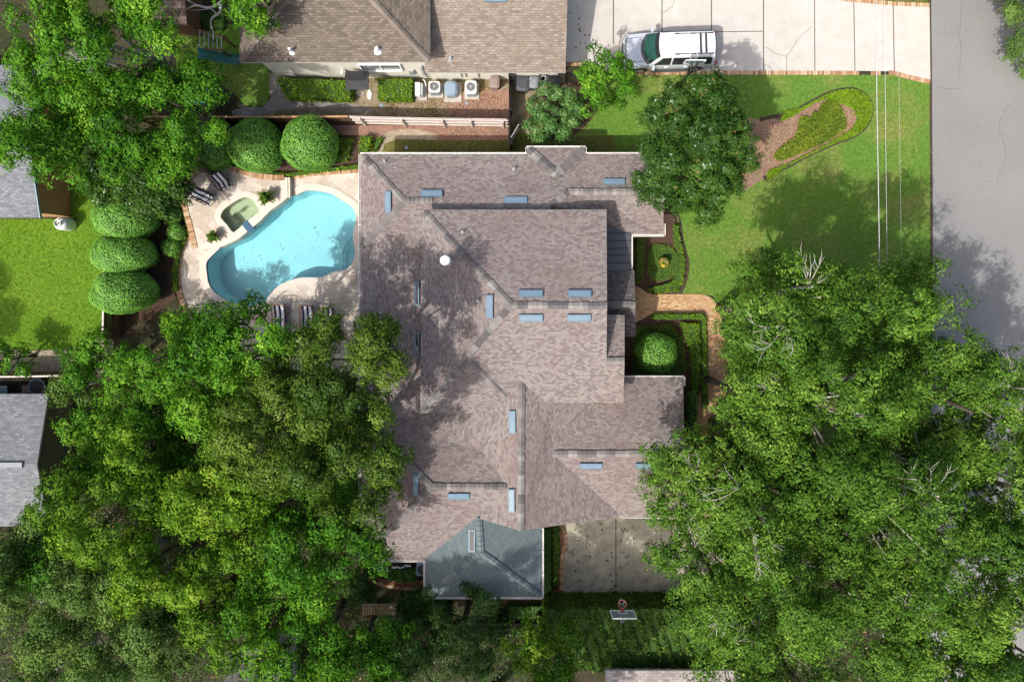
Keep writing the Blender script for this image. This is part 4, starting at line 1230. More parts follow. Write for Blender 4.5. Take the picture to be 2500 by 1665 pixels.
# standing seam metal roof
b = MB(house.location)
ms = [(1478, 549, 3.3), (1538, 572, 2.95), (1541, 574, 2.92), (1541, 661, 2.92), (1478, 661, 3.3)]
b.add([to_v(p) for p in ms[::-1]])
for y in (570, 588, 606, 623, 641):
    x0 = 1479
    b.tube([W(x0, y, 3.32), W(1540, y, 2.95)], 0.022, 4, 0)
    b.tube([W(x0, y + .8, 3.305), W(1540, y + .8, 2.935)], 0.02, 4, 1)
o = b.build('roof', ['slate_panel', 'dark_metal'], house); o['label'] = 'slate grey metal panel roof with straight seams'
walls('wall', [
    ([(900, 392), (1590, 392), (1590, 558), (1455, 558), (1455, 930), (1330, 930), (1330, 1040), (900, 1040)], 0, 2.72),
    ([(905, 1036), (1645, 945), (1645, 1238), (1495, 1238), (1300, 1250), (1150, 1335), (905, 1342)], 0, 2.72),
    ([(1050, 1330), (1305, 1270), (1305, 1438), (1050, 1438)], 0, 2.6),
    ([(1300, 378), (1415, 378), (1415, 400), (1300, 400)], 0, 2.72),
    ([(1050, 535, 3.5), (1462, 535, 3.5), (1462, 960, 3.5), (1050, 960, 3.5)], 2.7, 4.45),
    ([(1462, 780, 3.5), (1508, 780, 3.5), (1508, 962, 3.5), (1462, 962, 3.5)], 2.7, 4.4),
], house, 'house_wall')
b = MB(house.location)
gable(b, [(1462, 540, 4.4), (1462, 960, 4.4), (1465, 747, 6.2)])
gable(b, [(1655, 930, 2.7), (1655, 1256, 2.7), (1655, 1107, 4.02)])
gable(b, [(1490, 1250, 2.7), (1140, 1250, 2.7), (1271, 1283, 4.8)])
gable(b, [(1604, 385, 2.7), (1604, 560, 2.7), (1604, 469, 3.55)])
b.build('gable_wall', 'house_wall', house)
for pts in ([(879, 375.5, 2.9), (1286, 375.5, 2.9), (1286, 359.5, 2.9), (1429, 359.5, 2.9), (1429, 375.5, 2.9), (1619, 375.5, 2.9)],
            [(878.5, 376, 2.9), (877.5, 1010, 2.9)], [(877.5, 1012, 2.89), (878, 1368, 2.89)],
            [(1543, 575, 2.9), (1622, 575, 2.9), (1622, 546, 2.9)], [(1542, 577, 2.92), (1542, 660, 2.92)],
            [(1525, 920.5, 2.9), (1670, 920.5, 2.9), (1670, 942, 2.9)], [(930, 1369, 2.9), (1034, 1369, 2.9), (1037, 1374, 2.9)],
            [(1036.5, 1373, 2.75), (1036.5, 1459, 2.75), (1324.5, 1459, 2.75), (1324.5, 1290, 2.75)],
            [(1516, 1261, 2.9), (1676, 1264, 2.9)]):
    gutter(house, pts)
PN = plane_z((880, 377, 2.9), (1287, 377, 2.9), R1)
PW = plane_z((880, 377, 2.9), R1, (880, 606, 2.9))
PP = plane_z((880, 606, 2.9), (1062, 540, 3.5), (1062, 1040, 3.5))
PUN = plane_z(*upper[0][:3])
PUS = plane_z(RA, RB, (1522, 983, 4.6))
PUW = plane_z((1030, 512, 4.7), RA, (1026, 1006, 4.7))
PSW = plane_z(PK, PS, (1177, 1102, 4.18))
PES = plane_z((1349, 1108, 4.2), (1671, 1107, 4.2), (1676, 1262, 2.9))
PLS = plane_z((1053, 1188, 4.7), (880, 1367, 2.9), (1038, 1367, 2.9))
PLW = plane_z((1053, 1188, 4.7), (880, 1012, 2.9), (880, 1367, 2.9))
PAW = plane_z((1038, 1457, 2.75), (1174, 1347, 3.85), (1038, 1372, 2.75))
for rect, pl in (((941, 468, 955, 520), PW), ((1029, 465, 1080, 481), PN), ((1232, 481, 1287, 497), PN), ((1473, 437, 1525, 452), PN),
                 ((1267, 708, 1325, 725), PUN), ((1386, 708, 1443, 725), PUN), ((1267, 768, 1325, 785), PUS), ((1384, 768, 1442, 785), PUS),
                 ((1187, 720, 1203, 777), PUW), ((1242, 1002, 1258, 1056), PSW), ((1241, 1193, 1256, 1249), PSW), ((1416, 1130, 1470, 1143), PES),
                 ((1552, 1130, 1605, 1143), PES), ((1094, 1203, 1146, 1217), PLS), ((1009, 1155, 1022, 1208), PLW)):
    skylight(house, rect, pl)
for rect, pl in (((1013, 688, 1024, 746), PP), ((1013, 812, 1024, 870), PP), ((1144, 1291, 1160, 1345), PAW)):  # skylights in shade: the shade is put into a near-black glass colour
    fr = skylight(house, rect, pl, True); fr['label'] = 'dark skylight in the shade'
for px, py, pl in ((940, 395, PN), (1255, 413, PN), (1130, 567, PUN), (1167, 734, PUW)):
    vent_pipe(house, px, py, pl, 0.05, 0.25)
p = PUW(1096, 638)
b = MB(house.location)
b.cyl((p.x, p.y), 0.24, 0.20, p.z - 0.2, p.z + 0.15, 16, 1)
b.cyl((p.x, p.y), 0.15, 0.15, p.z + 0.1, p.z + 1.9, 16, 1)
b.lathe((p.x, p.y), [(0.15, p.z + 1.85), (0.24, p.z + 1.9), (0.25, p.z + 1.96), (0.18, p.z + 2.03), (0.04, p.z + 2.06)], 20, 0)
b.build('chimney_flue', ['white_metal', 'grey_metal'], house, smooth=True, sharp=40)
# door and windows under the front eaves
def window(parent, c, w, h, axis, out_, trim='white', glass='winglass'):
    """axis 'x' lies along x, 'y' along y; out_ is the sign of the outward direction"""
    c = Vector(c)
    b = MB(parent.location)
    s = lambda a, d, z: Vector((a, d * out_, z)) if axis == 'x' else Vector((d * out_, a, z))
    def slab(a0, a1, z0, z1, d0, d1, mi=0):
        q = [c + s(a, d, z) for a, d, z in ((a0, d0, z0), (a1, d0, z0), (a1, d1, z0), (a0, d1, z0), (a0, d0, z1), (a1, d0, z1), (a1, d1, z1), (a0, d1, z1))]
        mn = Vector([min(v[i] for v in q) for i in range(3)]); mx = Vector([max(v[i] for v in q) for i in range(3)])
        b.box((mn + mx) / 2, mx - mn, 0, mi)
    t = 0.08
    slab(-w / 2, w / 2, h, h + t, -0.02, 0.10); slab(-w / 2, w / 2, -t, 0, -0.02, 0.14)
    slab(-w / 2 - t, -w / 2, -t, h + t, -0.02, 0.10); slab(w / 2, w / 2 + t, -t, h + t, -0.02, 0.10)
    slab(-0.03, 0.03, 0, h, -0.02, 0.08)
    f = b.build('window', trim, parent)
    b = MB(parent.location)
    slab(-w / 2, w / 2, 0, h, -0.01, 0.03)
    b.build('glass', glass, f)
    return f
window(house, Vector(W(1590, 430, 2.9)[:2] + (0.9,)), 1.4, 1.2, 'y', 1)
window(house, Vector(W(1645, 1010, 2.9)[:2] + (0.9,)), 1.4, 1.2, 'y', 1)
window(house, Vector(W(1645, 1140, 2.9)[:2] + (0.9,)), 1.4, 1.2, 'y', 1)

# ---- neighbour house beyond the side yard
nb = thing('neighbour_house', 'cream walled house with brown shingle hip roof beyond the fence', 'house', W(1000, 150))
V = Vector
SW, SE, AX = V((-14.22, 11.10, 4.35)), V((-4.28, 11.12, 4.35)), V((-9.25, 16.1, 6.33))
NE_, NW_ = V((-4.28, 21.05, 4.35)), V((-14.22, 21.05, 4.35))
roof('roof', [[SW, SE, AX], [SE, NE_, AX], [SW, AX, NW_], [NW_, AX, NE_]], nb, 'shingle_brown', label='brown shingle hip roof',
     caps=[(SW + V((.05, .05, .02)), AX), (SE + V((-.05, .05, .02)), AX)], cap_mat='cap_brown', cap_w=0.34)
roof('roof', [[V((-4.75, 11.04, 2.8)), V((2.92, 11.04, 2.8)), V((2.92, 17.2, 5.0)), V((-4.75, 17.2, 5.0))], [V((-4.75, 17.2, 5.0)), V((2.92, 17.2, 5.0)), V((2.92, 23.4, 2.8)), V((-4.75, 23.4, 2.8))]], nb, 'shingle_tan', label='lighter tan shingle gable roof')
b = MB(nb.location)
b.prism([V((-13.6, 11.52, 0)), V((-4.7, 11.52, 0)), V((-4.7, 20.6, 0)), V((-13.6, 20.6, 0))], 0, 4.3)
b.prism([V((-4.69, 11.45, 0)), V((2.62, 11.45, 0)), V((2.62, 23.0, 0)), V((-4.69, 23.0, 0))], 0, 2.78)
gable(b, [V((2.60, 11.5, 2.7)), V((2.60, 22.9, 2.7)), V((2.60, 17.2, 4.8))])
b.build('wall', 'stucco', nb)
window(nb, (-7.25, 11.52, 1.75), 2.15, 1.0, 'x', -1)
PT = plane_z((1000, 153, 4.35), (700, 153, 4.35), (850, 0, 5.4))
PT2 = lambda px, py, dz=0: W(px, py, 3.4 + dz)
def pl_s(px, py, dz=0.0):
    q = 0.4 * (NY - py) / F
    a = 4.35 - 0.4 * 11.1 + dz
    return W(px, py, (a + H * q) / (1 + q))
def pl_r(px, py, dz=0.0):
    q = 0.357 * (NY - py) / F
    a = 2.8 - 0.357 * 11.04 + dz
    return W(px, py, (a + H * q) / (1 + q))
vent_pipe(nb, 713, 127, pl_s, 0.07, 0.5, 'white_metal')
vent_pipe(nb, 922, 124, pl_s, 0.09, 0.35, 'white_metal')
vent_pipe(nb, 1100, 144, pl_r, 0.07, 0.2, 'grey_metal')
skylight(nb, (1184, -10, 1236, 6), pl_r)
b = MB(nb.location)                                   # black door canopy
cb = W(871, 197, 2.3)
b.box((cb.x, cb.y + 0.25, 2.38), (1.25, 0.55, 0.07), 0, 0, Matrix.Rotation(-0.35, 3, 'X') @ Matrix.Identity(3))
b.box((cb.x, cb.y - 0.2, 2.2), (1.25, 0.55, 0.07), 0, 0, Matrix.Rotation(0.10, 3, 'X') @ Matrix.Identity(3))
for s in (-0.6, 0.6):
    b.tube([(cb.x + s, cb.y + 0.5, 2.0), (cb.x + s, cb.y - 0.4, 2.16)], 0.025, 5)
b.build('door_canopy', 'black', nb)
b = MB(nb.location)
lp = W(837, 189, 1.9)
b.tube([(lp.x, 11.5, 2.0), (lp.x, 11.35, 2.05), (lp.x - 0.05, 11.3, 1.95)], 0.03, 6)
b.lathe((lp.x - 0.05, 11.3), [(0.05, 1.72), (0.11, 1.78), (0.10, 1.95), (0.03, 2.0)], 12)
b.build('wall_lamp', 'white_metal', nb)
for px, z, hh in ((1008, 1.0, 0.75), (1036, 0.9, 1.6)):
    q = W(px, 192, z)
    b = MB(nb.location); b.box((q.x, 11.46, z + hh / 2), (0.28 if px < 1020 else 0.12, 0.12, hh)); b.build('wall_box', 'grey_metal', nb)
for px in (1127, 1138, 1169, 1042):
    q = W(px, 190, 0.8)
    b = MB(nb.location); b.tube([(q.x, 11.5, 0.3), (q.x, 11.38, 0.8), (q.x, 11.40, 1.2), (q.x, 11.5, 1.25)], 0.025, 5); b.build('wall_pipe', 'dark_metal', nb)

# ---- houses at the left rim
hb = thing('brown_house', 'brown gabled house with blue grey roof behind the back lawn', 'house', W(60, 450))
xe = -25.8
roof('roof', [[V((xe, 3.15, 2.62)), V((xe, 7.3, 3.55)), V((-60, 7.3, 3.55)), V((-60, 3.15, 2.62))], [V((xe, 7.3, 3.55)), V((xe, 11.5, 2.62)), V((-60, 11.5, 2.62)), V((-60, 7.3, 3.55))]], hb, 'shingle_blue', 0.12)
b = MB(hb.location)
b.prism([V((-60, 3.42, 0)), V((-25.86, 3.42, 0)), V((-25.86, 11.2, 0)), V((-60, 11.2, 0))], 0, 2.6, 0)
gable(b, [V((-25.855, 3.42, 2.5)), V((-25.855, 11.2, 2.5)), V((-25.855, 7.3, 3.4))])
b.build('wall', 'brown_wall', hb)
b = MB(hb.location); b.add([V((-25.84, 3.41, 0)), V((-25.84, 3.41, 2.5)), V((-60, 3.41, 2.5)), V((-60, 3.41, 0))][::-1]); b.build('side_wall', 'sunlit_wall', hb)
b = MB(hb.location); b.box((-25.78, 5.2, 3.12), (0.05, 4.3, 0.14), 0, 0, Matrix.Rotation(0.221, 3, 'X')); b.build('gable_trim', 'skyframe', hb)

hc = thing('grey_house', 'low house with pale blue grey shingle roof and olive wall at the left edge', 'house', W(40, 1120))
xc = -25.4
roof('roof', [[V((xc, -6.5, 2.6)), V((xc, -10.12, 3.5)), V((-60, -10.12, 3.5)), V((-60, -6.5, 2.6))], [V((xc, -10.12, 3.5)), V((xc, -13.75, 2.6)), V((-60, -13.75, 2.6)), V((-60, -10.12, 3.5))]], hc, 'shingle_blue', 0.12)
b = MB(hc.location)
b.prism([V((-60, -13.4, 0)), V((-25.7, -13.4, 0)), V((-25.7, -6.85, 0)), V((-60, -6.85, 0))], 0, 2.55)
gable(b, [V((-25.69, -6.85, 2.5)), V((-25.69, -13.4, 2.5)), V((-25.69, -10.12, 3.4))])
b.build('wall', 'olive_wall', hc)
b = MB(hc.location); q = W(0, 1135, 3.55); b.box((q.x - 0.4, -10.12, 3.55), (3.2, 0.28, 0.10)); b.build('ridge_vent', 'lidgrey', hc)

# ---- roof at the bottom rim, and a plank roof top left
hd_ = thing('pale_roof_house', 'house roof of pale grey shingles at the bottom edge below the big hedge', 'house', W(1650, 1690))
y0 = W(1600, 1636, 2.9).y
x0_, x1_ = W(1478, 1650, 2.9).x, W(1806, 1650, 2.9).x
roof('roof', [[V((x0_, y0, 2.9)), V((x1_, y0, 2.9)), V((x1_, y0 - 4, 4.4)), V((x0_, y0 - 4, 4.4))], [V((x0_, y0 - 4, 4.4)), V((x1_, y0 - 4, 4.4)), V((x1_, y0 - 8, 2.9)), V((x0_, y0 - 8, 2.9))]], hd_, 'shingle_pale')
b = MB(hd_.location); b.prism([V((x0_ + .4, y0 - 7.6, 0)), V((x1_ - .4, y0 - 7.6, 0)), V((x1_ - .4, y0 - .4, 0)), V((x0_ + .4, y0 - .4, 0))], 0, 2.85); b.build('wall', 'house_wall', hd_)
hf = thing('grey_roof_house', 'grey shingle roof glimpsed between the trees at the bottom left', 'house', W(640, 1640))
q0 = W(560, 1585, 2.8); q1 = W(700, 1585, 2.8)
roof('roof', [[V((q0.x, q0.y, 2.8)), V((q1.x, q0.y, 2.8)), V((q1.x, q0.y - 3.5, 4.1)), V((q0.x, q0.y - 3.5, 4.1))], [V((q0.x, q0.y - 3.5, 4.1)), V((q1.x, q0.y - 3.5, 4.1)), V((q1.x, q0.y - 7, 2.8)), V((q0.x, q0.y - 7, 2.8))]], hf, 'shingle_dark')
b = MB(hf.location); b.prism([V((q0.x + .3, q0.y - 6.7, 0)), V((q1.x - .3, q0.y - 6.7, 0)), V((q1.x - .3, q0.y - .3, 0)), V((q0.x + .3, q0.y - .3, 0))], 0, 2.75); b.build('wall', 'house_wall', hf)
sh = thing('plank_shed', 'shed with weathered dark plank roof under the top left trees', 'shed', W(405, 20))
s0, s1 = W(340, 60, 2.4), W(455, 60, 2.4)
b = MB(sh.location)
b.add([V((s0.x, s0.y, 2.35)), V((s1.x, s0.y, 2.35)), V((s1.x, s0.y + 3.2, 2.8)), V((s0.x, s0.y + 3.2, 2.8))])
b.add([V((s0.x, s0.y, 2.27)), V((s1.x, s0.y, 2.27)), V((s1.x, s0.y, 2.35)), V((s0.x, s0.y, 2.35))])
b.build('roof', 'shed_wood', sh)
b = MB(sh.location); b.prism([V((s0.x + .2, s0.y + .2, 0)), V((s1.x - .2, s0.y + .2, 0)), V((s1.x - .2, s0.y + 3, 0)), V((s0.x + .2, s0.y + 3, 0))], 0, 2.3); b.build('wall', 'fence_brown', sh)
# ------------------------------------------------------------------ fences
def picket_fence(name, label, pts, h, z0, post_px, mat_p, mat_r, cap=None, pick=0.14, rails=(0.25, 0.95, 1.6), side=-1, gap=0.012, wav=0.0):
    """board fence along a ground path (world points): boards on one side, rails and posts on the other"""
    P = spline(pts, 8) if len(pts) > 2 else pts
    L = [0.0]
    for a, c in zip(P, P[1:]):
        L.append(L[-1] + (c - a).length)
    def at(s):
        for i in range(len(P) - 1):
            if s <= L[i + 1] or i == len(P) - 2:
                t = (s - L[i]) / max(1e-6, L[i + 1] - L[i])
                d = (P[i + 1] - P[i]).normalized()
                return P[i].lerp(P[i + 1], t), d
    root = thing(name, label, 'fence', (P[0].x, P[0].y, 0))
    b = MB(root.location)
    n = int(L[-1] / pick)
    for i in range(n):
        p, d = at((i + 0.5) * pick)
        nn = Vector((-d.y, d.x, 0)) * side
        hh = h + rnd.uniform(-0.02, 0.02)
        c = p - nn * (0.02 + wav * rnd.uniform(-1, 1))
        b.box((c.x, c.y, z0 + hh / 2), (pick - gap, 0.022, hh), math.atan2(d.y, d.x) + rnd.uniform(-.03, .03))
    b.build('boards', mat_p, root)
    for r in rails:
        b = MB(root.location)
        m_ = max(2, int(L[-1] / 0.8))
        q = [at(L[-1] * k / m_) for k in range(m_ + 1)]
        ribbon(b, [p + Vector((-d.y, d.x, 0)) * side * 0.03 for p, d in q], 0.045, z0 + r - 0.05, z0 + r + 0.05)
        b.build('rail', mat_r, root)
    if cap:
        b = MB(root.location)
        q = [at(L[-1] * k / 20) for k in range(21)]
        ribbon(b, [p for p, d in q], 0.09, z0 + h + 0.022, z0 + h + 0.05)
        b.build('cap_rail', cap, root)
    for s in post_px:
        p, d = at(s)
        nn = Vector((-d.y, d.x, 0)) * side
        b = MB(root.location)
        c = p + nn * 0.09
        b.box((c.x, c.y, z0 + (h - 0.08) / 2), (0.09, 0.09, h - 0.08), math.atan2(d.y, d.x))
        b.build('post', mat_r, root)
    return root
FA = [W(870, 302), W(960, 304.5), W(1080, 307), W(1160, 308), W(1241, 309)]
picket_fence('picket_fence', 'sunlit whitish board fence with three rails above the red bark bed', FA, 1.8, 0, [0.55, 2.9, 5.2, 6.8, 8.6], 'fence_pale', 'fence_pale')
FB = [W(360, 303), W(500, 303), W(700, 303), W(868, 302)]
picket_fence('board_fence', 'brown board fence with sunlit top rail behind the three round shrubs', FB, 1.75, 0, [0.4, 2.8, 5.2, 7.6, 10.0], 'fence_brown', 'fence_brown', cap='fence_cap')
FC = [W(1243, 188), W(1244, 260), W(1245, 372)]
picket_fence('board_fence', 'black board fence running from the neighbour house to the big house', FC, 1.75, 0, [0.4, 2.3, 4.2], 'fence_black', 'fence_black', side=1)
FD = [W(300, 440), W(300, 600), W(296, 830)]
picket_fence('board_fence', 'brown fence between bright back lawn and pool garden', FD, 1.8, 0, [0.3, 2.6, 4.9, 7.2], 'fence_brown', 'fence_brown', cap='fence_pale', side=1)
FE = [W(-30, 908), W(60, 909), W(190, 907)]
picket_fence('board_fence', 'weathered fence with pale top rail between planting bed and grey house', FE, 1.7, 0, [0.5, 2.9], 'fence_brown', 'fence_brown', cap='fence_pale')
FG = [W(1150, 1520), W(1345, 1520)]
picket_fence('board_fence', 'short grey board fence between dark tree and tall hedge', FG, 1.5, 0, [0.3, 2.5], 'taupe', 'fence_pale', rails=(0.2, 0.8, 1.4), side=1)
# gate of pale slats
gt = thing('wooden_gate', 'pale slatted gate standing open at the end of the black fence', 'gate', W(1246, 352))
a0, a1 = W(1247, 350, 0), W(1266, 318, 0)
d = (a1 - a0)
b = MB(gt.location)
for i in range(6):
    p = a0 + d * ((i + 0.5) / 6)
    b.box((p.x, p.y, 0.85), (0.10, 0.025, 1.6), math.atan2(d.y, d.x))
b.build('slats', 'fence_pale', gt)
for z in (0.3, 1.4):
    b = MB(gt.location); p = a0 + d * 0.5 + Vector((0.03, 0.02, 0)); b.box((p.x, p.y, z), (d.length, 0.04, 0.09), math.atan2(d.y, d.x)); b.build('rail', 'fence_pale', gt)
# pergola at the bottom
pg = thing('garden_arbor', 'tan wooden slatted arbor roof under the trees below the annex', 'arbor', W(915, 1490))
p0, p1 = W(885, 1474, 2.2), W(966, 1497, 2.2)
b = MB(pg.location)
for i in range(13):
    t = (i + 0.5) / 13
    b.box((p0.x + (p1.x - p0.x) * t, (p0.y + p1.y) / 2, 2.24), (0.10, abs(p1.y - p0.y) + 0.1, 0.04))
for t in (0.08, 0.5, 0.92):
    b.box(((p0.x + p1.x) / 2, p0.y + (p1.y - p0.y) * t, 2.17), (abs(p1.x - p0.x) + 0.1, 0.08, 0.09))
b.build('slat_roof', 'tan_wood', pg)
for q in ((888, 1477), (962, 1477), (888, 1494), (962, 1494)):
    w_ = W(*q, 2.2); b = MB(pg.location); b.box((w_.x, w_.y, 1.06), (0.1, 0.1, 2.12)); b.build('post', 'tan_wood', pg)
b = MB(pg.location); a0, a1 = W(963, 1498, 1.8), W(963, 1535, 1.8)
b.box(((a0.x + a1.x) / 2, (a0.y + a1.y) / 2, 0.9), (0.09, abs(a0.y - a1.y), 1.8)); b.build('side_screen', 'tan_wood', pg)

# ------------------------------------------------------------------ parked car
car = thing('parked_car', 'silver white large family car with roof rack on the pale driveway', 'car', (9.02, 12.88, 0), rotz=math.radians(1.6))
O0 = Vector((0, 0, 0))
def loft(b, rings, mi=0, caps=True):
    base = len(b.v); n = len(rings[0])
    for r in rings:
        b.v += [tuple(Vector(q)) for q in r]
    for i in range(len(rings) - 1):
        for k in range(n):
            k2 = (k + 1) % n
            b.f.append((base + i * n + k, base + i * n + k2, base + (i + 1) * n + k2, base + (i + 1) * n + k)); b.mi.append(mi); b.uv.append(None)
    if caps:
        b.f.append(tuple(base + k for k in range(n))[::-1]); b.mi.append(mi); b.uv.append(None)
        b.f.append(tuple(base + (len(rings) - 1) * n + k for k in range(n))); b.mi.append(mi); b.uv.append(None)
def body_ring(x, hw, zt, zb=0.34):
    return [(x, y * hw, z) for y, z in ((-0.90, zb), (-0.99, zb + 0.14), (-1.0, zb + 0.42), (-0.985, zt - 0.10), (-0.93, zt - 0.02), (-0.7, zt + 0.015), (0, zt + 0.035), (0.7, zt + 0.015), (0.93, zt - 0.02), (0.985, zt - 0.10), (1.0, zb + 0.42), (0.99, zb + 0.14), (0.90, zb))]
b = MB()
loft(b, [body_ring(x, hw, zt, zb) for x, hw, zt, zb in ((-2.63, .72, .66, .42), (-2.60, .84, .86, .36), (-2.50, .91, .98, .34), (-2.25, .955, 1.05, .34), (-1.9, .975, 1.09, .34), (-1.5, .985, 1.13, .34), (-1.2, .99, 1.16, .34), (-0.6, 1.0, 1.18, .34), (0.4, 1.0, 1.18, .34), (1.4, 1.0, 1.18, .34), (2.2, .985, 1.17, .34), (2.48, .96, 1.13, .36), (2.60, .92, .95, .38), (2.63, .86, .8, .42))])
b.build('body', 'carpaint', car, smooth=True, sharp=38)
b = MB()
lowr = [(-1.52, 0.0), (-1.42, -.62), (-1.12, -.91), (0.0, -.925), (1.2, -.925), (2.30, -.90), (2.50, -.80), (2.54, 0.0), (2.50, .80), (2.30, .90), (1.2, .925), (0.0, .925), (-1.12, .91), (-1.42, .62)]
uppr = [(-0.74, 0.0), (-0.70, -.50), (-0.60, -.68), (0.0, -.70), (1.2, -.70), (2.20, -.69), (2.34, -.62), (2.37, 0.0), (2.34, .62), (2.20, .69), (1.2, .70), (0.0, .70), (-0.60, .68), (-0.70, .50)]
def ringz(R_, z): return [(x, y, z) for x, y in R_]
md = [(a[0] * .5 + c[0] * .5, (a[1] * .47 + c[1] * .53) * 1.015) for a, c in zip(lowr, uppr)]
tp = [(x * .985 + .012, y * .94) for x, y in uppr]
loft(b, [ringz(lowr, 1.14), ringz(md, 1.52), ringz(uppr, 1.84), ringz(tp, 1.885)], caps=False)
base = len(b.v)
b.add([Vector((x, y, 1.885)) for x, y in tp][::-1])
b.build('cabin', 'carroof', car, smooth=True, sharp=35)
def cab(s, t):
    """point on the cabin side: s = x position, t = 0 at the belt, 1 at the roof"""
    return Vector((s, -(0.925 + (0.70 - 0.925) * t) - 0.012, 1.16 + 0.68 * t))
for sgn in (1, -1):
    for x0, x1, y0_, y1_ in ((-0.98, -0.08, -0.55, -0.08), (0.02, 0.92, 0.02, 0.92), (1.04, 2.26, 1.04, 2.20)):
        q = [cab(x0, 0.06), cab(x1, 0.06), cab(y1_, 0.90), cab(y0_, 0.90)]
        q = [Vector((p.x, p.y * sgn, p.z)) for p in q]
        nn = Vector((0, -sgn, 0.33)).normalized() * 0.03
        b = MB(); b.add([p + nn for p in q])
        for i in range(4):
            j = (i + 1) % 4
            b.add([q[i], q[j], q[j] + nn, q[i] + nn])
        b.build('side_window', 'darkglass', car)
def wsp(u, t):
    """windscreen patch: u across, t up"""
    yl, yu = 0.86, 0.665
    x = (-1.53 + 0.33 * abs(u) ** 2.2) * (1 - t) + (-0.755 + 0.07 * u * u) * t
    return Vector((x, u * (yl + (yu - yl) * t), 1.155 + (1.85 - 1.155) * t)) + Vector((-0.03, 0, 0.03))
b = MB()
us = [i / 6 - 1 for i in range(13)]
for i in range(12):
    for j in range(4):
        b.add([wsp(us[i], .04 + .92 * j / 4), wsp(us[i], .04 + .92 * (j + 1) / 4), wsp(us[i + 1], .04 + .92 * (j + 1) / 4), wsp(us[i + 1], .04 + .92 * j / 4)][::-1], 1 if j < 3 else 0)
b.build('windscreen', ['darkglass', 'windshield'], car, smooth=True)
b = MB()                                                # cowl under the windscreen
for i in range(12):
    o1, o2 = Vector((-0.13, 0, -0.03)), Vector((0.02, 0, -0.005))
    b.add([wsp(us[i], 0) + o1, wsp(us[i + 1], 0) + o1, wsp(us[i + 1], 0.04) + o2, wsp(us[i], 0.04) + o2])
b.build('cowl', 'charcoal', car)
b = MB(); b.add([Vector((2.575, -.78, 1.2)), Vector((2.575, .78, 1.2)), Vector((2.42, .62, 1.78)), Vector((2.42, -.62, 1.78))]); b.build('rear_window', 'darkglass', car)
for y in (-0.66, 0.66):                                 # gaps beside the bonnet
    b = MB(); b.tube([(-2.42, y * 1.02, 1.035), (-2.0, y * 1.05, 1.10), (-1.55, y * 1.06, 1.145)], 0.012, 4); b.build('bonnet_gap', 'charcoal', car)
b = MB(); b.tube([(-2.47, -.72, 1.0), (-2.52, -.3, 1.02), (-2.53, 0, 1.025), (-2.52, .3, 1.02), (-2.47, .72, 1.0)], 0.022, 5); b.build('bonnet_gap', 'charcoal', car)
for sgn in (1, -1):
    b = MB(); b.box((-1.02, 1.10 * sgn, 1.16), (0.16, 0.26, 0.18), 0.3 * sgn); b.tube([(-1.0, .92 * sgn, 1.12), (-1.0, 1.05 * sgn, 1.15)], 0.04, 6); b.build('wing_mirror', 'carpaint', car)
    b = MB(); b.box((-2.50, .66 * sgn, .80), (0.16, 0.34, 0.18), -0.35 * sgn); b.build('headlight', 'white_metal', car)
    b = MB(); b.box((2.585, .84 * sgn, .98), (0.10, 0.16, 0.42), 0); b.build('tail_light', 'taillight', car)
    b = MB(); b.tube([(0.15, .57 * sgn, 1.93), (2.15, .57 * sgn, 1.93)], 0.022, 6)
    for x in (0.2, 1.1, 2.1): b.box((x, .57 * sgn, 1.90), (0.26, 0.055, 0.07))
    b.build('roof_rail', 'black', car)
    b = MB(); b.box((0.1, 1.02 * sgn, 0.36), (2.1, 0.16, 0.06)); b.build('running_board', 'charcoal', car)
    for x in (-0.25, 0.85):
        b = MB(); b.box((x, 1.012 * sgn, 0.98), (0.2, 0.04, 0.04)); b.build('door_handle', 'white_metal', car)
for x in (1.50, 1.80):
    b = MB(); b.box((x, 0, 1.95), (0.09, 1.16, 0.04)); b.build('cross_bar', 'black', car)
for y in (-0.42, -0.21, 0, 0.21, 0.42):
    b = MB(); b.box((0.85, y, 1.893), (2.7, 0.03, 0.022)); b.build('roof_rib', 'carroof', car)
b = MB(); b.box((2.62, 0, 0.62), (0.16, 1.76, 0.20)); b.build('bumper', 'taupe', car)
b = MB(); b.box((-2.60, 0, 0.66), (0.10, 1.1, 0.22)); b.build('grille', 'black', car)
for x in (-1.62, 1.52):
    for sgn in (1, -1):
        wy = 0.90 * sgn
        b = MB(); b.tube([(x, wy - .12 * sgn, .40), (x, wy + .09 * sgn, .40), (x, wy + .12 * sgn, .40)], [0.40, 0.40, 0.36], 24)
        wh = b.build('wheel', 'tyre', car)
        b = MB(); b.tube([(x, wy + .11 * sgn, .40), (x, wy + .128 * sgn, .40)], [0.26, 0.24], 18); b.build('rim', 'grey_metal', wh)
        b = MB()                                        # arch
        for k in range(12):
            a0, a1 = math.pi * k / 12, math.pi * (k + 1) / 12
            pts = [(x + math.cos(a) * r, (1.012) * sgn, .40 + math.sin(a) * r) for a, r in ((a0, .43), (a1, .43), (a1, .50), (a0, .50))]
            b.add(pts)
        b.build('wheel_arch', 'charcoal', car)

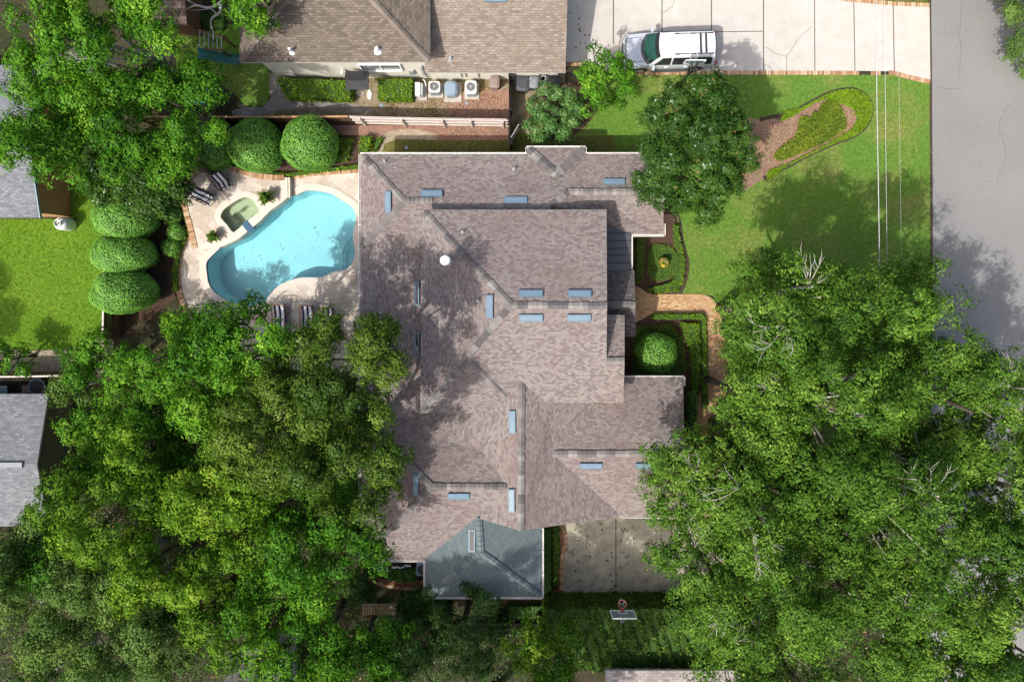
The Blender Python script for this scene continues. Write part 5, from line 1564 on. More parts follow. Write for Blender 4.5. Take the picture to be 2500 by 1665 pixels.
# ------------------------------------------------------------------ basketball hoops
def hoop(label, px, py, zb, zt, w, ground_px, facing, rim_mat, board_z):
    """board bottom at pixel (px, py, zb); facing +1 towards the top of the picture"""
    c = W(px, py, zb)
    gb = W(*ground_px)
    root = thing('basketball_hoop', label, 'basketball hoop', (gb.x, gb.y, 0))
    f = facing
    b = MB(root.location)
    hh = zt - zb
    b.box((c.x, c.y, zb + hh / 2), (w, 0.03, hh)); b.build('backboard', 'acrylic', root)
    b = MB(root.location)
    for z in (zb, zt): b.box((c.x, c.y, z), (w + .04, 0.05, 0.05))
    for s in (-1, 1): b.box((c.x + s * w / 2, c.y, zb + hh / 2), (0.05, 0.052, hh - .05))
    b.build('board_frame', 'white', root)
    b = MB(root.location)
    for z in (zb + .10, zb + .36): b.box((c.x, c.y + f * .02, z), (.5, 0.02, 0.035))
    for s in (-1, 1): b.box((c.x + s * .235, c.y + f * .021, zb + .23), (0.035, 0.02, 0.225))
    b.build('target_square', 'white', root)
    rc = Vector((c.x, c.y + f * 0.40, zb + 0.12))
    b = MB(root.location); b.torus(rc, 0.23, 0.016); b.box((rc.x, c.y + f * .09, rc.z), (0.16, 0.16, 0.04)); b.build('rim', rim_mat, root)
    b = MB(root.location)
    for k in range(12):
        a = 2 * math.pi * k / 12; a2 = a + .26
        b.tube([rc + V((.225 * math.cos(a), .225 * math.sin(a), -.01)), rc + V((.15 * math.cos(a2), .15 * math.sin(a2), -.2)), rc + V((.12 * math.cos(a), .12 * math.sin(a), -.4))], 0.007, 4)
    b.torus(rc + V((0, 0, -.25)), 0.14, 0.007, 14, 4)
    b.build('net', 'net', root)
    b = MB(root.location)
    top = Vector((gb.x, gb.y, zb - 0.1))
    for s in (-1, 1):
        b.tube([(c.x + s * .18, c.y - f * .03, zt - .15), (c.x + s * .06, c.y - f * .45, zb + .15), (gb.x + s * .05, gb.y, zb - .35)], 0.028, 6)
        b.tube([(c.x + s * .18, c.y - f * .03, zb + .1), (gb.x + s * .05, gb.y, zb - .6)], 0.025, 6)
    b.build('bracket', 'steel' if rim_mat == 'rim' else 'black', root)
    b = MB(root.location); b.box((gb.x, gb.y, (zb - .3) / 2), (0.11, 0.11, zb - .3)); b.build('pole', 'black', root)
    return root
hoop('basketball hoop with red rim at the end of the shaded driveway', 1518.5, 1490, 2.9, 3.75, 1.27, (1501, 1465), 1, 'rim', 3)
hoop('basketball hoop with dark bracket leaning over the silver car', 1692, 156, 2.75, 3.35, 1.05, (1658, 208), 1, 'net', 3)

# ------------------------------------------------------------------ things along the neighbour wall
def ac_unit(label, px0, py0, px1, py1, h, mat='acgrey', fan=True):
    a, c = W(px0, py1, h), W(px1, py0, h)
    cx, cy, sx, sy = (a.x + c.x) / 2, (a.y + c.y) / 2, c.x - a.x, c.y - a.y
    root = thing('air_conditioner', label, 'air conditioner', (cx, cy, 0), 'outdoor machines along the neighbour wall')
    b = MB(root.location); b.box((cx, cy - .02, 0.04), (sx + .22, sy + .22, 0.08)); b.build('pad', 'slab', root)
    b = MB(root.location); b.tbox((cx, cy), (sx, sy), (sx, sy), 0.08, h, bev=0.12); b.build('casing', mat, root)
    r = min(sx, sy) * 0.40
    b = MB(root.location); b.cyl((cx, cy + .03), r * .96, r * .96, h - .01, h + .012, 22); b.build('fan_opening', 'dark_metal', root)
    b = MB(root.location)
    b.torus((cx, cy + .03, h + .02), r, 0.025, 24, 5)
    for q in (0.75, 0.5, 0.28): b.torus((cx, cy + .03, h + .03), r * q, 0.012, 20, 4)
    for k in range(6): b.tube([(cx, cy + .03, h + .035), (cx + r * math.cos(k * 1.047), cy + .03 + r * math.sin(k * 1.047), h + .03)], 0.008, 4)
    b.cyl((cx, cy + .03), r * .26, r * .22, h + .02, h + .05, 14)
    b.build('grille', 'grey_metal', root)
    b = MB(root.location)
    for k in range(6): b.box((cx - sx * .34 + k * sx * .136, cy - sy / 2 - .005, h * .52), (0.05, 0.03, h * .75))
    b.build('louvres', 'bluegrey', root)
ac_unit('small cream air conditioner with round fan beside the blue grey heater', 1046, 199, 1074, 226, 0.8)
ac_unit('white square air conditioner with large round fan beside the taupe bin', 1136, 198, 1163, 229, 0.85, 'white')
def heater():
    a, c = W(1084, 232, .95), W(1116, 196, .95)
    cx, cy, sx, sy = (a.x + c.x) / 2, (a.y + c.y) / 2, c.x - a.x, c.y - a.y
    root = thing('pool_heater', 'rounded blue grey heater on a slab between two air conditioners', 'heater', (cx, cy, 0), 'outdoor machines along the neighbour wall')
    b = MB(root.location); b.box((cx + .06, cy - .05, .04), (sx + .25, sy + .3, .08)); b.build('pad', 'slab', root)
    b = MB(root.location)
    b.tbox((cx, cy), (sx * .96, sy * .96), (sx * 1.04, sy * 1.02), .08, .72, bev=.2); b.tbox((cx, cy), (sx * 1.06, sy * 1.04), (sx * .9, sy * .88), .722, .86, bev=.22); b.tbox((cx, cy), (sx * .86, sy * .84), (sx * .72, sy * .7), .862, .92, bev=.25)
    b.build('casing', 'bluegrey', root)
    b = MB(root.location)
    for k in range(7): b.box((cx - sx * .3 + k * sx * .1, cy - sy * .5, .5), (.035, .04, .36))
    b.build('louvres', 'grey_metal', root)
heater()
def narrow_unit():
    a, c = W(1013, 234, .75), W(1034, 202, .75)
    cx, cy, sx, sy = (a.x + c.x) / 2, (a.y + c.y) / 2, c.x - a.x, c.y - a.y
    root = thing('pump_unit', 'narrow white topped pump box next to the bright hedge', 'pump', (cx, cy, 0), 'outdoor machines along the neighbour wall')
    b = MB(root.location); b.box((cx, cy, .04), (sx + .2, sy + .2, .08)); b.build('pad', 'slab', root)
    b = MB(root.location); b.tbox((cx - sx * .2, cy), (sx * .6, sy), (sx * .56, sy), .08, .78, bev=.06); b.build('casing', 'white', root)
    b = MB(root.location); b.box((cx + sx * .22, cy, .4), (sx * .34, sy * .9, .64)); b.build('rear_coil', 'grey_metal', root)
    b = MB(root.location); b.tube([(cx + .3, cy + .25, .1), (cx + .36, cy + .25, .5), (cx + .3, cy + .5, .6), (cx + .2, cy + .6, .6)], .03, 6); b.build('pipe', 'white', root)
narrow_unit()
def wheelie(label, px, py, mat, lid, s=(0.52, 0.62), h=1.0, rz=0.0, group='bins by the neighbour wall', wh=True):
    c = W(px, py, h * .5)
    root = thing('rubbish_bin', label, 'bin', (c.x, c.y, 0), group)
    b = MB(root.location); b.tbox((c.x, c.y), (s[0] * .78, s[1] * .74), (s[0], s[1]), .03, h * .9, rz=rz, bev=.12); b.build('body', mat, root)
    b = MB(root.location); b.tbox((c.x, c.y), (s[0] * 1.08, s[1] * 1.1), (s[0] * 1.02, s[1] * 1.04), h * .905, h * .95, rz=rz, bev=.14); b.tbox((c.x, c.y), (s[0] * .9, s[1] * .9), (s[0] * .62, s[1] * .62), h * .952, h * 1.0, rz=rz, bev=.18); b.build('lid', lid, root)
    b = MB(root.location); u = Matrix.Rotation(rz, 3, 'Z') @ Vector((0, s[1] * .58, 0)); v_ = Matrix.Rotation(rz, 3, 'Z') @ Vector((s[0] * .4, 0, 0))
    b.tube([V((c.x, c.y, h * .88)) + u - v_, V((c.x, c.y, h * .88)) + u + v_], .022, 6); b.build('handle', mat, root)
    if wh:
        for s_ in (-1, 1):
            q = V((c.x, c.y, .1)) + u * .8 + v_ * s_ * 1.05
            b = MB(root.location); b.tube([q, q + v_.normalized() * .05 * s_], .1, 12); b.build('wheel', 'tyre', root)
wheelie('taupe wheeled bin standing alone left of the black fence', 1208, 207, 'taupe', 'taupe', h=1.05)
wheelie('wide black bin right beside the black fence', 1275, 211, 'black', 'charcoal', (0.80, 0.78), 1.0, -.05)
wheelie('grey lidded bin between the wide black bin and the coiled hose', 1302, 207, 'charcoal', 'lidgrey', (0.50, 0.62), 1.0, -.1)
wheelie('black bin half under the green sapling by the house corner', 1350, 205, 'black', 'black', (0.66, 0.62), 1.0, 0.02)
c = W(1326, 192, 0.9)
hr = thing('hose_reel', 'dark coil of garden hose on a stand against the cream wall', 'hose reel', (c.x, c.y, 0))
b = MB(hr.location)
for r, z in ((.26, .93), (.23, .99), (.26, 1.05), (.2, .96)): b.torus((c.x, c.y, z), r, .035, 22, 6)
b.build('hose', 'charcoal', hr)
b = MB(hr.location); b.cyl((c.x, c.y), .12, .12, 0, .9, 12); b.cyl((c.x, c.y), .3, .3, .86, .9, 18); b.build('stand', 'grey_metal', hr)
c = W(891, 231)
for k, (dx, dy, sx, sy, lab) in enumerate(((0.28, -.02, .3, .62, 'smooth white stepping stone under the black canopy edge'), (-.28, .08, .55, .4, 'grey white stepping stone next to the bright hedge'))):
    b = MB(); b.ellipsoid((c.x + dx, c.y + dy, .03), (sx / 2, sy / 2, .07), 14, 8); tag(b.build('stepping_stone', 'white' if k == 0 else 'slab', smooth=True), lab, 'stone')

# ------------------------------------------------------------------ loungers, pots, tank
def striped(b, p0, ax, ay, l, w, z0, z1, th=0.07, n=5, a=0, c=1):
    """cushion of lengthwise stripes from p0 along ax (length l), across ay (width w)"""
    ws = [1.0 if i % 2 == 0 else 1.35 for i in range(n * 2 + 1)]
    cs = [0.0]
    for q in ws: cs.append(cs[-1] + q / sum(ws))
    for i in range(n * 2 + 1):
        s0, s1 = -w / 2 + w * cs[i], -w / 2 + w * cs[i + 1]
        A = [p0 + ay * s0, p0 + ay * s1, p0 + ay * s1 + ax * l, p0 + ay * s0 + ax * l]
        zz = [z0, z0, z1, z1]
        t = [Vector((q.x, q.y, z)) for q, z in zip(A, zz)]
        if (t[1] - t[0]).cross(t[2] - t[0]).z < 0: t = t[::-1]
        m_ = a if i % 2 == 0 else c
        b.add(t, m_)
        dn = Vector((0, 0, -th))
        for k in range(4): b.add([t[k] + dn, t[(k + 1) % 4] + dn, t[(k + 1) % 4], t[k]], m_)
def lounger(label, px, py, ang, z0=0.42, seat=0.62, back=0.62, w=0.62, rise=0.5, wood='black', nst=3, sh=0.32):
    c = W(px, py, z0 + .4)
    ax = Vector((math.cos(ang), math.sin(ang), 0)); ay = Vector((-ax.y, ax.x, 0))
    root = thing('pool_lounger', label, 'lounger', (c.x, c.y, z0), 'striped loungers by the pool')
    b = MB(root.location)
    striped(b, c, ax * -1, ay, seat, w, z0 + sh + .06, z0 + sh + .10, n=nst); b.build('seat_cushion', ['navy', 'white_cloth'], root)
    b = MB(root.location)
    striped(b, c + ax * .02, ax, ay, back * .8, w, z0 + sh + .08, z0 + sh + .08 + rise, n=nst); b.build('back_cushion', ['navy', 'white_cloth'], root)
    b = MB(root.location)
    for s in (-1, 1):
        b.tube([c + ay * s * (w / 2 + .04) - ax * seat + V((0, 0, sh)), c + ay * s * (w / 2 + .04) + V((0, 0, sh)), c + ay * s * (w / 2 + .04) + ax * back * .82 + V((0, 0, sh + rise + .02))], .03, 6)
    b.tube([c - ay * (w / 2 + .04) - ax * seat + V((0, 0, sh)), c + ay * (w / 2 + .04) - ax * seat + V((0, 0, sh))], .03, 6)
    b.tube([c - ay * (w / 2 + .04) + ax * back * .82 + V((0, 0, sh + rise + .02)), c + ay * (w / 2 + .04) + ax * back * .82 + V((0, 0, sh + rise + .02))], .03, 6)
    b.build('frame', wood, root)
    for s in (-1, 1):
        for t in (-seat + .05, .05, back * .55):
            q = c + ay * s * (w / 2 + .04) + ax * t
            b = MB(root.location); b.tube([V((q.x, q.y, z0)), V((q.x, q.y, z0 + sh + max(0, t) * .5))], .025, 6); b.build('leg', wood, root)
# the picture angles: head end up-left
def fixz(o): return o
lounger('navy and white striped lounger nearest the round shrubs, turned to the spa', 543, 444, math.radians(118), nst=2, seat=.42, back=.5)
lounger('navy and white striped lounger left of the spa, at the rim of the terrace', 498, 480, math.radians(152), nst=2, seat=.46, back=.5)
for px, py, lab in ((802, 775, 'wood framed striped lounger standing clear of the tree, nearest the house'), (752, 770, 'wood framed striped lounger half under leaves, next to the one by the house'), (684, 768, 'wood framed striped lounger almost hidden by the tree on the pool deck')):
    lounger(lab, px, py, math.radians(90), z0=0.03, seat=1.25, back=.72, w=.66, rise=.22, wood='teak', nst=2, sh=.3)

def pot(label, px, py, z0, r, h, fr, seed, spread=1.0, flower=False, mat='terracotta'):
    c = W(px, py, z0 + h)
    root = thing('potted_plant', label, 'potted plant', (c.x, c.y, z0))
    b = MB(root.location); b.lathe((c.x, c.y), [(r * .65, z0), (r * .85, z0 + h * .5), (r, z0 + h * .9), (r * 1.12, z0 + h * .92), (r * 1.12, z0 + h), (r * .95, z0 + h), (r * .9, z0 + h - .05)], 18)
    b.build('pot', mat, root, smooth=True, sharp=40)
    g = np.random.default_rng(seed)
    Cs, Ns = [], []
    for k in range(46):
        th = g.uniform(0, 6.283); el = g.uniform(.15, 1.4); ln = fr * g.uniform(.7, 1.1)
        for s in np.linspace(.15, 1, 12):
            x = math.cos(th) * math.cos(el) * ln * s; y = math.sin(th) * math.cos(el) * ln * s
            z = h + math.sin(el) * ln * s * 1.1 - .5 * ln * s * s * math.cos(el)
            for j in range(3):
                Cs.append((c.x + x + g.normal(0, .018), c.y + y + g.normal(0, .018), z0 + max(.05, z) + g.normal(0, .015)))
                Ns.append((g.normal(0, .5), g.normal(0, .5), 1))
    C, Nn = np.array(Cs), np.array(Ns)
    leaf_mesh('foliage', C, Nn, .11, .045, g.uniform(0, 1, len(C)), 'l_fern', root, tuple(root.location), g)
    if flower:
        d = g.normal(size=(170, 3)); d[:, 2] = abs(d[:, 2]); d /= np.linalg.norm(d, axis=1, keepdims=True)
        C = np.array((c.x, c.y, z0 + h)) + d * fr * .75
        leaf_mesh('flowers', C, d + [0, 0, .5], .12, .1, g.random(170), 'petal', root, tuple(root.location), g)
pot('large fern in a terracotta pot on the spa terrace above the pool', 648, 482, .42, .28, .5, .55, 31)
pot('small fern in a terracotta pot at the low end of the spa terrace', 521, 577, .42, .22, .42, .45, 32)
pot('gold urn of yellow and orange flowers in the round bed', 1621, 641, 0, .26, .55, .36, 33, flower=True, mat='urn')

tk = W(174, 549)
root = thing('gas_tank', 'upright white gas tank on the grass at the brown house corner', 'gas tank', (tk.x, tk.y, 0))
b = MB(root.location)
b.lathe((tk.x, tk.y), [(.34, 0), (.36, .08), (.38, .12), (.38, .85), (.36, .97), (.28, 1.07), (.14, 1.12)], 26)
b.build('tank_body', 'tank', root, smooth=True, sharp=50)
b = MB(root.location)
for r0, r1 in ((.19, .19),):
    n = 22
    for k in range(n):
        if k in (3, 4): continue
        a0, a1 = 2 * math.pi * k / n, 2 * math.pi * (k + 1) / n
        q = [V((tk.x + .19 * math.cos(a), tk.y + .19 * math.sin(a), z)) for a, z in ((a0, 1.05), (a1, 1.05), (a1, 1.24), (a0, 1.24))]
        b.add(q)
b.torus((tk.x, tk.y, 1.24), .19, .018, 22, 5)
b.build('collar', 'tank', root)
b = MB(root.location); b.cyl((tk.x, tk.y), .05, .035, 1.08, 1.2, 10); b.cyl((tk.x + .07, tk.y), .03, .03, 1.08, 1.16, 8); b.build('valve', 'dark_metal', root)

# yard things at the left and top
q0, q1 = W(484, 133, 1.9), W(588, 150, .35)
root = thing('playground_slide', 'long teal plastic slide with a ladder beside it', 'slide', W(490, 128))
b = MB(root.location)
n = 14
prof = [(-.30, .16), (-.26, .17), (-.22, .02), (.22, .02), (.26, .17), (.30, .16)]
dirv = (q1 - q0); dh = Vector((dirv.x, dirv.y, 0)).normalized(); sv = Vector((-dh.y, dh.x, 0))
rows = []
for i in range(n + 1):
    t = i / n
    c = q0.lerp(q1, t); c.z = 1.9 + (.35 - 1.9) * t + .10 * math.sin(t * 9)
    rows.append([c + sv * a + V((0, 0, z)) for a, z in prof])
for i in range(n):
    for k in range(5):
        f_ = [rows[i][k], rows[i + 1][k], rows[i + 1][k + 1], rows[i][k + 1]]
        b.add(f_); b.add([p + V((0, 0, -.02)) for p in f_][::-1])
b.build('chute', 'slide', root, smooth=True, sharp=40)
la, lb = W(488, 76, 1.9), W(541, 90, .9)
for k in range(6):
    p = W(488 + 10.6 * k, 76 + 2.8 * k, 1.85); e = W(488 + 10.6 * k, 117 + 1.2 * k, 1.85)
    b = MB(root.location); b.tube([p, e], .025, 6); b.build('monkey_bar', 'steel', root)
for (ya, yb) in (((74, 90)), ((118, 124))):
    b = MB(root.location); b.tube([W(485, ya, 1.85), W(543, yb, 1.85)], .04, 6); b.build('side_beam', 'fence_brown', root)
for q in ((485, 74), (543, 90), (485, 118), (543, 124)):
    w_ = W(*q, 1.85); b = MB(root.location); b.box((w_.x, w_.y, .93), (.09, .09, 1.86)); b.build('post', 'fence_brown', root)
root = thing('blue_canopy', 'bright blue plastic canopy half under the leaves at the fence', 'canopy', W(485, 240))
b = MB(root.location)
cq = [W(487, 214, 1.5), W(509, 220, 1.5), W(497, 255, 1.5), W(462, 252, 1.5)]
pk = (cq[0] + cq[2]) / 2 + V((0, 0, .3))
for i in range(4):
    b.add([cq[(i + 1) % 4], cq[i], pk]); b.add([cq[i], cq[(i + 1) % 4], pk - V((0, 0, .02))])
b.build('roof', 'blueplastic', root)
for p in cq:
    b = MB(root.location); b.box((p.x, p.y, .74), (.07, .07, 1.48)); b.build('post', 'fence_brown', root)
# tub and crates beside the grey house
c = W(92, 944, .4)
root = thing('water_tub', 'black round tub with shiny blue rim beside the grey roof', 'tub', (c.x, c.y, 0))
b = MB(root.location); b.lathe((c.x, c.y), [(.42, 0), (.46, .45)], 24); b.build('body', 'black', root)
b = MB(root.location); b.torus((c.x, c.y, .46), .46, .05, 28, 6); b.build('rim', 'bluegrey', root)
c = W(62, 950, .3); root = thing('wooden_crate', 'grey wooden crate beside the black tub', 'crate', (c.x, c.y, 0))
b = MB(root.location)
for k in range(5): b.box((c.x - .16 + k * .08, c.y, .3), (.07, .42, .03))
b.box((c.x, c.y, .14), (.38, .4, .26)); b.build('boards', 'taupe', root)
c = W(6, 952, .35); root = thing('garden_cart', 'small blue and white garden cart at the left edge', 'cart', (c.x, c.y, 0))
b = MB(root.location); b.tbox((c.x, c.y), (.5, .35), (.75, .5), .22, .5); b.build('tray', 'bluegrey', root)
b = MB(root.location); b.tube([(c.x - .3, c.y + .2, .52), (c.x + .4, c.y + .22, .54)], .025, 6); b.build('handle', 'white_metal', root)
for s in (-1, 1): 
    b = MB(root.location); b.tube([(c.x + .1, c.y + .28 * s, .16), (c.x + .1, c.y + .33 * s, .16)], .16, 14); b.build('wheel', 'tyre', root)
# behind the house
c = W(931, 1380, .5); root = thing('rain_barrel', 'green barrel under the rear eave', 'barrel', (c.x, c.y, 0))
b = MB(root.location); b.lathe((c.x, c.y), [(.24, 0), (.3, .25), (.3, .6), (.25, .85), (.2, .87)], 18); b.build('body', 'slide', root, smooth=True, sharp=40)
b = MB(root.location)
for z in (.2, .65): b.torus((c.x, c.y, z), .305, .015, 18, 4)
b.build('hoop', 'dark_metal', root)
c = W(944, 1380, .5); root = thing('log_rack', 'brown storage box next to the green barrel', 'box', (c.x, c.y, 0))
b = MB(root.location); b.tbox((c.x, c.y), (.36, .5), (.36, .5), 0, .75, bev=.05); b.build('body', 'fence_brown', root)
b = MB(root.location); b.tbox((c.x, c.y), (.42, .56), (.36, .5), .752, .8, bev=.05); b.build('lid', 'taupe', root)
ac_c = W(1031, 1390, .75)
root = thing('air_conditioner', 'air conditioner tucked under the corner of the teal roof', 'air conditioner', (ac_c.x, ac_c.y, 0))
b = MB(root.location); b.tbox((ac_c.x, ac_c.y), (.72, .75), (.72, .75), .05, .75, bev=.1); b.build('casing', 'bluegrey', root)
b = MB(root.location); b.cyl((ac_c.x, ac_c.y), .27, .27, .74, .77, 20); b.build('fan', 'black', root)
# paint pots on a shelf seen under the eave
g = random.Random(4)
sh_ = thing('wall_shelf', 'dark shelf of white pots under the rear eave', 'shelf', W(975, 1376))
p0, p1 = W(955, 1377, .9), W(1005, 1377, .9)
b = MB(sh_.location); b.box(((p0.x + p1.x) / 2, p0.y - .1, .86), (abs(p1.x - p0.x), .35, .04)); b.build('board', 'fence_black', sh_)
for s in (p0.x + .1, p1.x - .1):
    b = MB(sh_.location); b.box((s, p0.y - .1, .42), (.05, .3, .84)); b.build('leg', 'fence_black', sh_)
for k in range(9):
    x = p0.x + .1 + k * (p1.x - p0.x - .2) / 8
    b = MB(); b.lathe((x, p0.y - .1 + g.uniform(-.08, .08)), [(.035, .882), (.05, .98), (.055, 1.0)], 10); tag(b.build('flower_pot', 'white'), 'small white pot on the dark shelf under the rear eave', 'pot', 'white pots on the shelf')

# overhead cables
def cable(label, pts, r):
    b = MB()
    P = spline([W(x, y, z) for x, y, z in pts], 8)
    b.tube(P, r, 5)
    tag(b.build('overhead_cable', 'cable'), label, 'cable', 'cables over the front lawn')
cable('thick pale overhead cable, the left one of three over the front lawn', [(2138, -300, 8.6), (2139, 0, 8.3), (2141, 240, 8.1), (2145, 480, 8.1), (2148, 700, 7.8), (2152, 1100, 6.4), (2158, 1900, 5.8)], 0.016)
cable('thin pale overhead cable, the middle one of three over the front lawn', [(2158, -300, 7.8), (2160, 0, 7.6), (2162, 300, 7.5), (2166, 640, 7.2), (2172, 1100, 6.2), (2180, 1900, 5.6)], 0.008)
cable('faint overhead cable nearest the road', [(2190, -300, 7.2), (2193, 0, 7.1), (2197, 380, 7.0), (2202, 660, 6.8), (2210, 1100, 6.0), (2220, 1900, 5.4)], 0.004)
# small round lids in the ground
for px, py, lab in ((931, 258, 'round green lid in the mossy yard'), (1139, 253, 'round green lid among the tan leaves'), (992, 361, 'round green lid in the shaded grass strip')):
    c = W(px, py); b = MB(); b.cyl((c.x, c.y), .10, .10, 0, .03, 14); tag(b.build('drain_lid', 'bluegrey'), lab, 'lid')
# ------------------------------------------------------------------ hedges, shrubs, ground cover
topiary('round_shrub', 634, 358, 70, 3.0, 'big clipped round shrub in the middle of three behind the pool', 41, ) if False else None
GS = 'big clipped shrubs round the pool'
topiary('clipped_shrub', 759, 352, 66, 3.0, 'big clipped round shrub nearest the house corner, behind the pool', 'shrub', 41, group=GS, zmid=1.2)
topiary('clipped_shrub', 628, 357, 65, 3.0, 'big clipped round shrub between two others behind the pool', 'shrub', 42, group=GS, zmid=1.2)
topiary('clipped_shrub', 516, 352, 62, 3.0, 'big clipped round shrub half under the bright oak, behind the striped loungers', 'shrub', 43, group=GS, zmid=1.2)
topiary('clipped_shrub', 308, 536, 69, 3.3, 'clipped shrub on the left fence, top one of three', 'shrub', 44, group=GS, ratio=.76, zmid=1.6)
topiary('clipped_shrub', 303, 622, 70, 3.2, 'clipped shrub on the left fence, middle one of three', 'shrub', 45, group=GS, ratio=.70, zmid=1.6)
topiary('clipped_shrub', 306, 712, 70, 3.4, 'clipped shrub on the left fence, lowest of three next to the big tree', 'shrub', 46, group=GS, ratio=.76, zmid=1.6)
GB = 'small clipped balls beside the pool terrace'
topiary('ball_shrub', 421, 524, 22, .95, 'small clipped ball shrub nearest the magnolia by the terrace bricks', 'shrub', 47, group=GB)
topiary('ball_shrub', 431, 567, 21, .95, 'small clipped ball shrub in the middle of three by the terrace bricks', 'shrub', 48, group=GB)
topiary('ball_shrub', 417, 604, 22, .95, 'small clipped ball shrub lowest of three by the terrace bricks', 'shrub', 49, group=GB)
topiary('ball_shrub', 1602, 862, 49, 2.1, 'single bright clipped ball shrub in the entry garden', 'shrub', 50)

HG = 'clipped hedges'
hedge('clipped_hedge', [(682, 192), (850, 200), (859, 205), (858, 243), (700, 240), (690, 222), (678, 200)], 1.0, 'long bright clipped hedge under the cream neighbour wall', 'hedge', 61, group=HG)
hedge('clipped_hedge', [(923, 195), (1007, 195), (1008, 243), (922, 242)], 1.0, 'short bright clipped hedge left of the white pump box', 'hedge', 62, group=HG)
hedge('clipped_hedge', [(1592, 766), (1716, 766), (1724, 775), (1727, 1000), (1717, 1000), (1715, 778), (1590, 778)], .45, 'low bright hedge bordering the brick walk at the entry garden', 'hedge', 63, group=HG)
hedge('clipped_hedge', [(1662, 788), (1708, 788), (1711, 900), (1702, 960), (1690, 960), (1688, 880), (1676, 830)], .35, 'low bright hedge block beside the single ball shrub', 'hedge', 64, group=HG)
hedge('clipped_hedge', [(1645, 548), (1655, 548), (1663, 595), (1673, 641), (1669, 680), (1658, 712), (1594, 716), (1580, 706), (1612, 698), (1640, 690), (1660, 655), (1660, 620), (1648, 590)], .35, 'low curved hedge round the flower bed by the front lawn', 'hedge', 65, group=HG)
hedge('clipped_hedge', [(1553, 580), (1575, 580), (1572, 640), (1566, 690), (1553, 690)], .5, 'dark low hedge beneath the slate metal roof', 'hedge', 66, 'l_cover', group=HG)
hedge('clipped_hedge', [(1590, 601), (1612, 595), (1640, 602), (1658, 622), (1662, 645), (1652, 670), (1627, 686), (1598, 687), (1582, 672), (1580, 630)], .18, 'low round mat of green ground cover around the gold urn', 'hedge', 67, 'l_cover', group=HG, L=.08, Wd=.05, smooth=3)
hedge('clipped_hedge', [(1545, 800), (1640, 790), (1668, 830), (1680, 900), (1664, 918), (1545, 918)], .12, 'low dark ground cover mat under the single ball shrub', 'hedge', 68, 'l_cover', group=HG)
hedge('clipped_hedge', [(1682, 960), (1700, 950), (1702, 1010), (1690, 1090), (1682, 1090)], .5, 'dark hedge strip beside the garage wing wall', 'hedge', 69, 'l_topiary', group=HG)
hedge('clipped_hedge', [(480, 428), (516, 405), (560, 404), (640, 420), (700, 424), (780, 414), (878, 402), (878, 411), (780, 421), (700, 432), (634, 428), (581, 412), (548, 406), (516, 408), (488, 420)], .35, 'bright low hedge strip between round shrubs and terrace bricks', 'hedge', 70, group=HG)
hedge('clipped_hedge', [(447, 508), (455, 508), (467, 556), (450, 590), (438, 620), (431, 665), (434, 712), (424, 712), (420, 668), (428, 618), (442, 582), (456, 560)], .35, 'bright low hedge strip along the curved pool deck bricks', 'hedge', 71, group=HG)
hedge('clipped_hedge', [(884, 332), (908, 332), (908, 352), (895, 372), (878, 372), (878, 345)], .6, 'rounded green hedge clump beside the sandy path', 'hedge', 72, group=HG)
hedge('clipped_hedge', [(922, 334), (933, 338), (918, 372), (908, 372)], .35, 'thin bright hedge strip beside the sandy path', 'hedge', 73, group=HG)
hedge('clipped_hedge', [(1328, 1290), (1345, 1290), (1345, 1440), (1332, 1452), (1326, 1452)], .6, 'dark hedge strip along the annex wall by the driveway', 'hedge', 74, 'l_dark', group=HG)
hedge('clipped_hedge', [(1350, 1285), (1364, 1285), (1366, 1330), (1362, 1430), (1350, 1430)], .2, 'low dark ground cover between annex hedge and driveway bricks', 'hedge', 75, 'l_cover', group=HG)
hedge('clipped_hedge', [(942, 1390), (1018, 1390), (1018, 1416), (980, 1420), (938, 1412)], .5, 'shaded green hedge by the brick walk behind the house', 'hedge', 76, 'l_topiary', group=HG)
hedge('clipped_hedge', [(1328, 1478), (1640, 1476), (1760, 1490), (1840, 1560), (1840, 1640), (1480, 1634), (1400, 1620), (1332, 1560)], 2.0, 'tall broad dark hedge below the shaded driveway', 'hedge', 77, 'l_olive', dens=260, L=.15, Wd=.09, group=HG, rough=0.16)
hedge('clipped_hedge', [(1240, 1478), (1326, 1478), (1326, 1512), (1240, 1512)], .6, 'dark border of strappy plants below the brick side walk', 'hedge', 78, 'l_dark', group=HG)
hedge('clipped_hedge', [(800, 335), (862, 338), (850, 395), (800, 398)], .25, 'low mat of shaded ground cover right of the round shrubs', 'hedge', 79, 'l_cover', group=HG)
hedge('clipped_hedge', [(480, 30), (548, 30), (548, 70), (500, 72)], .3, 'shaded ground cover under the grey limb', 'hedge', 80, 'l_dark', group=HG)

isl = wpts(ISL, .1, 4)
isl_in = wpts(ISL_IN, .1, 4)
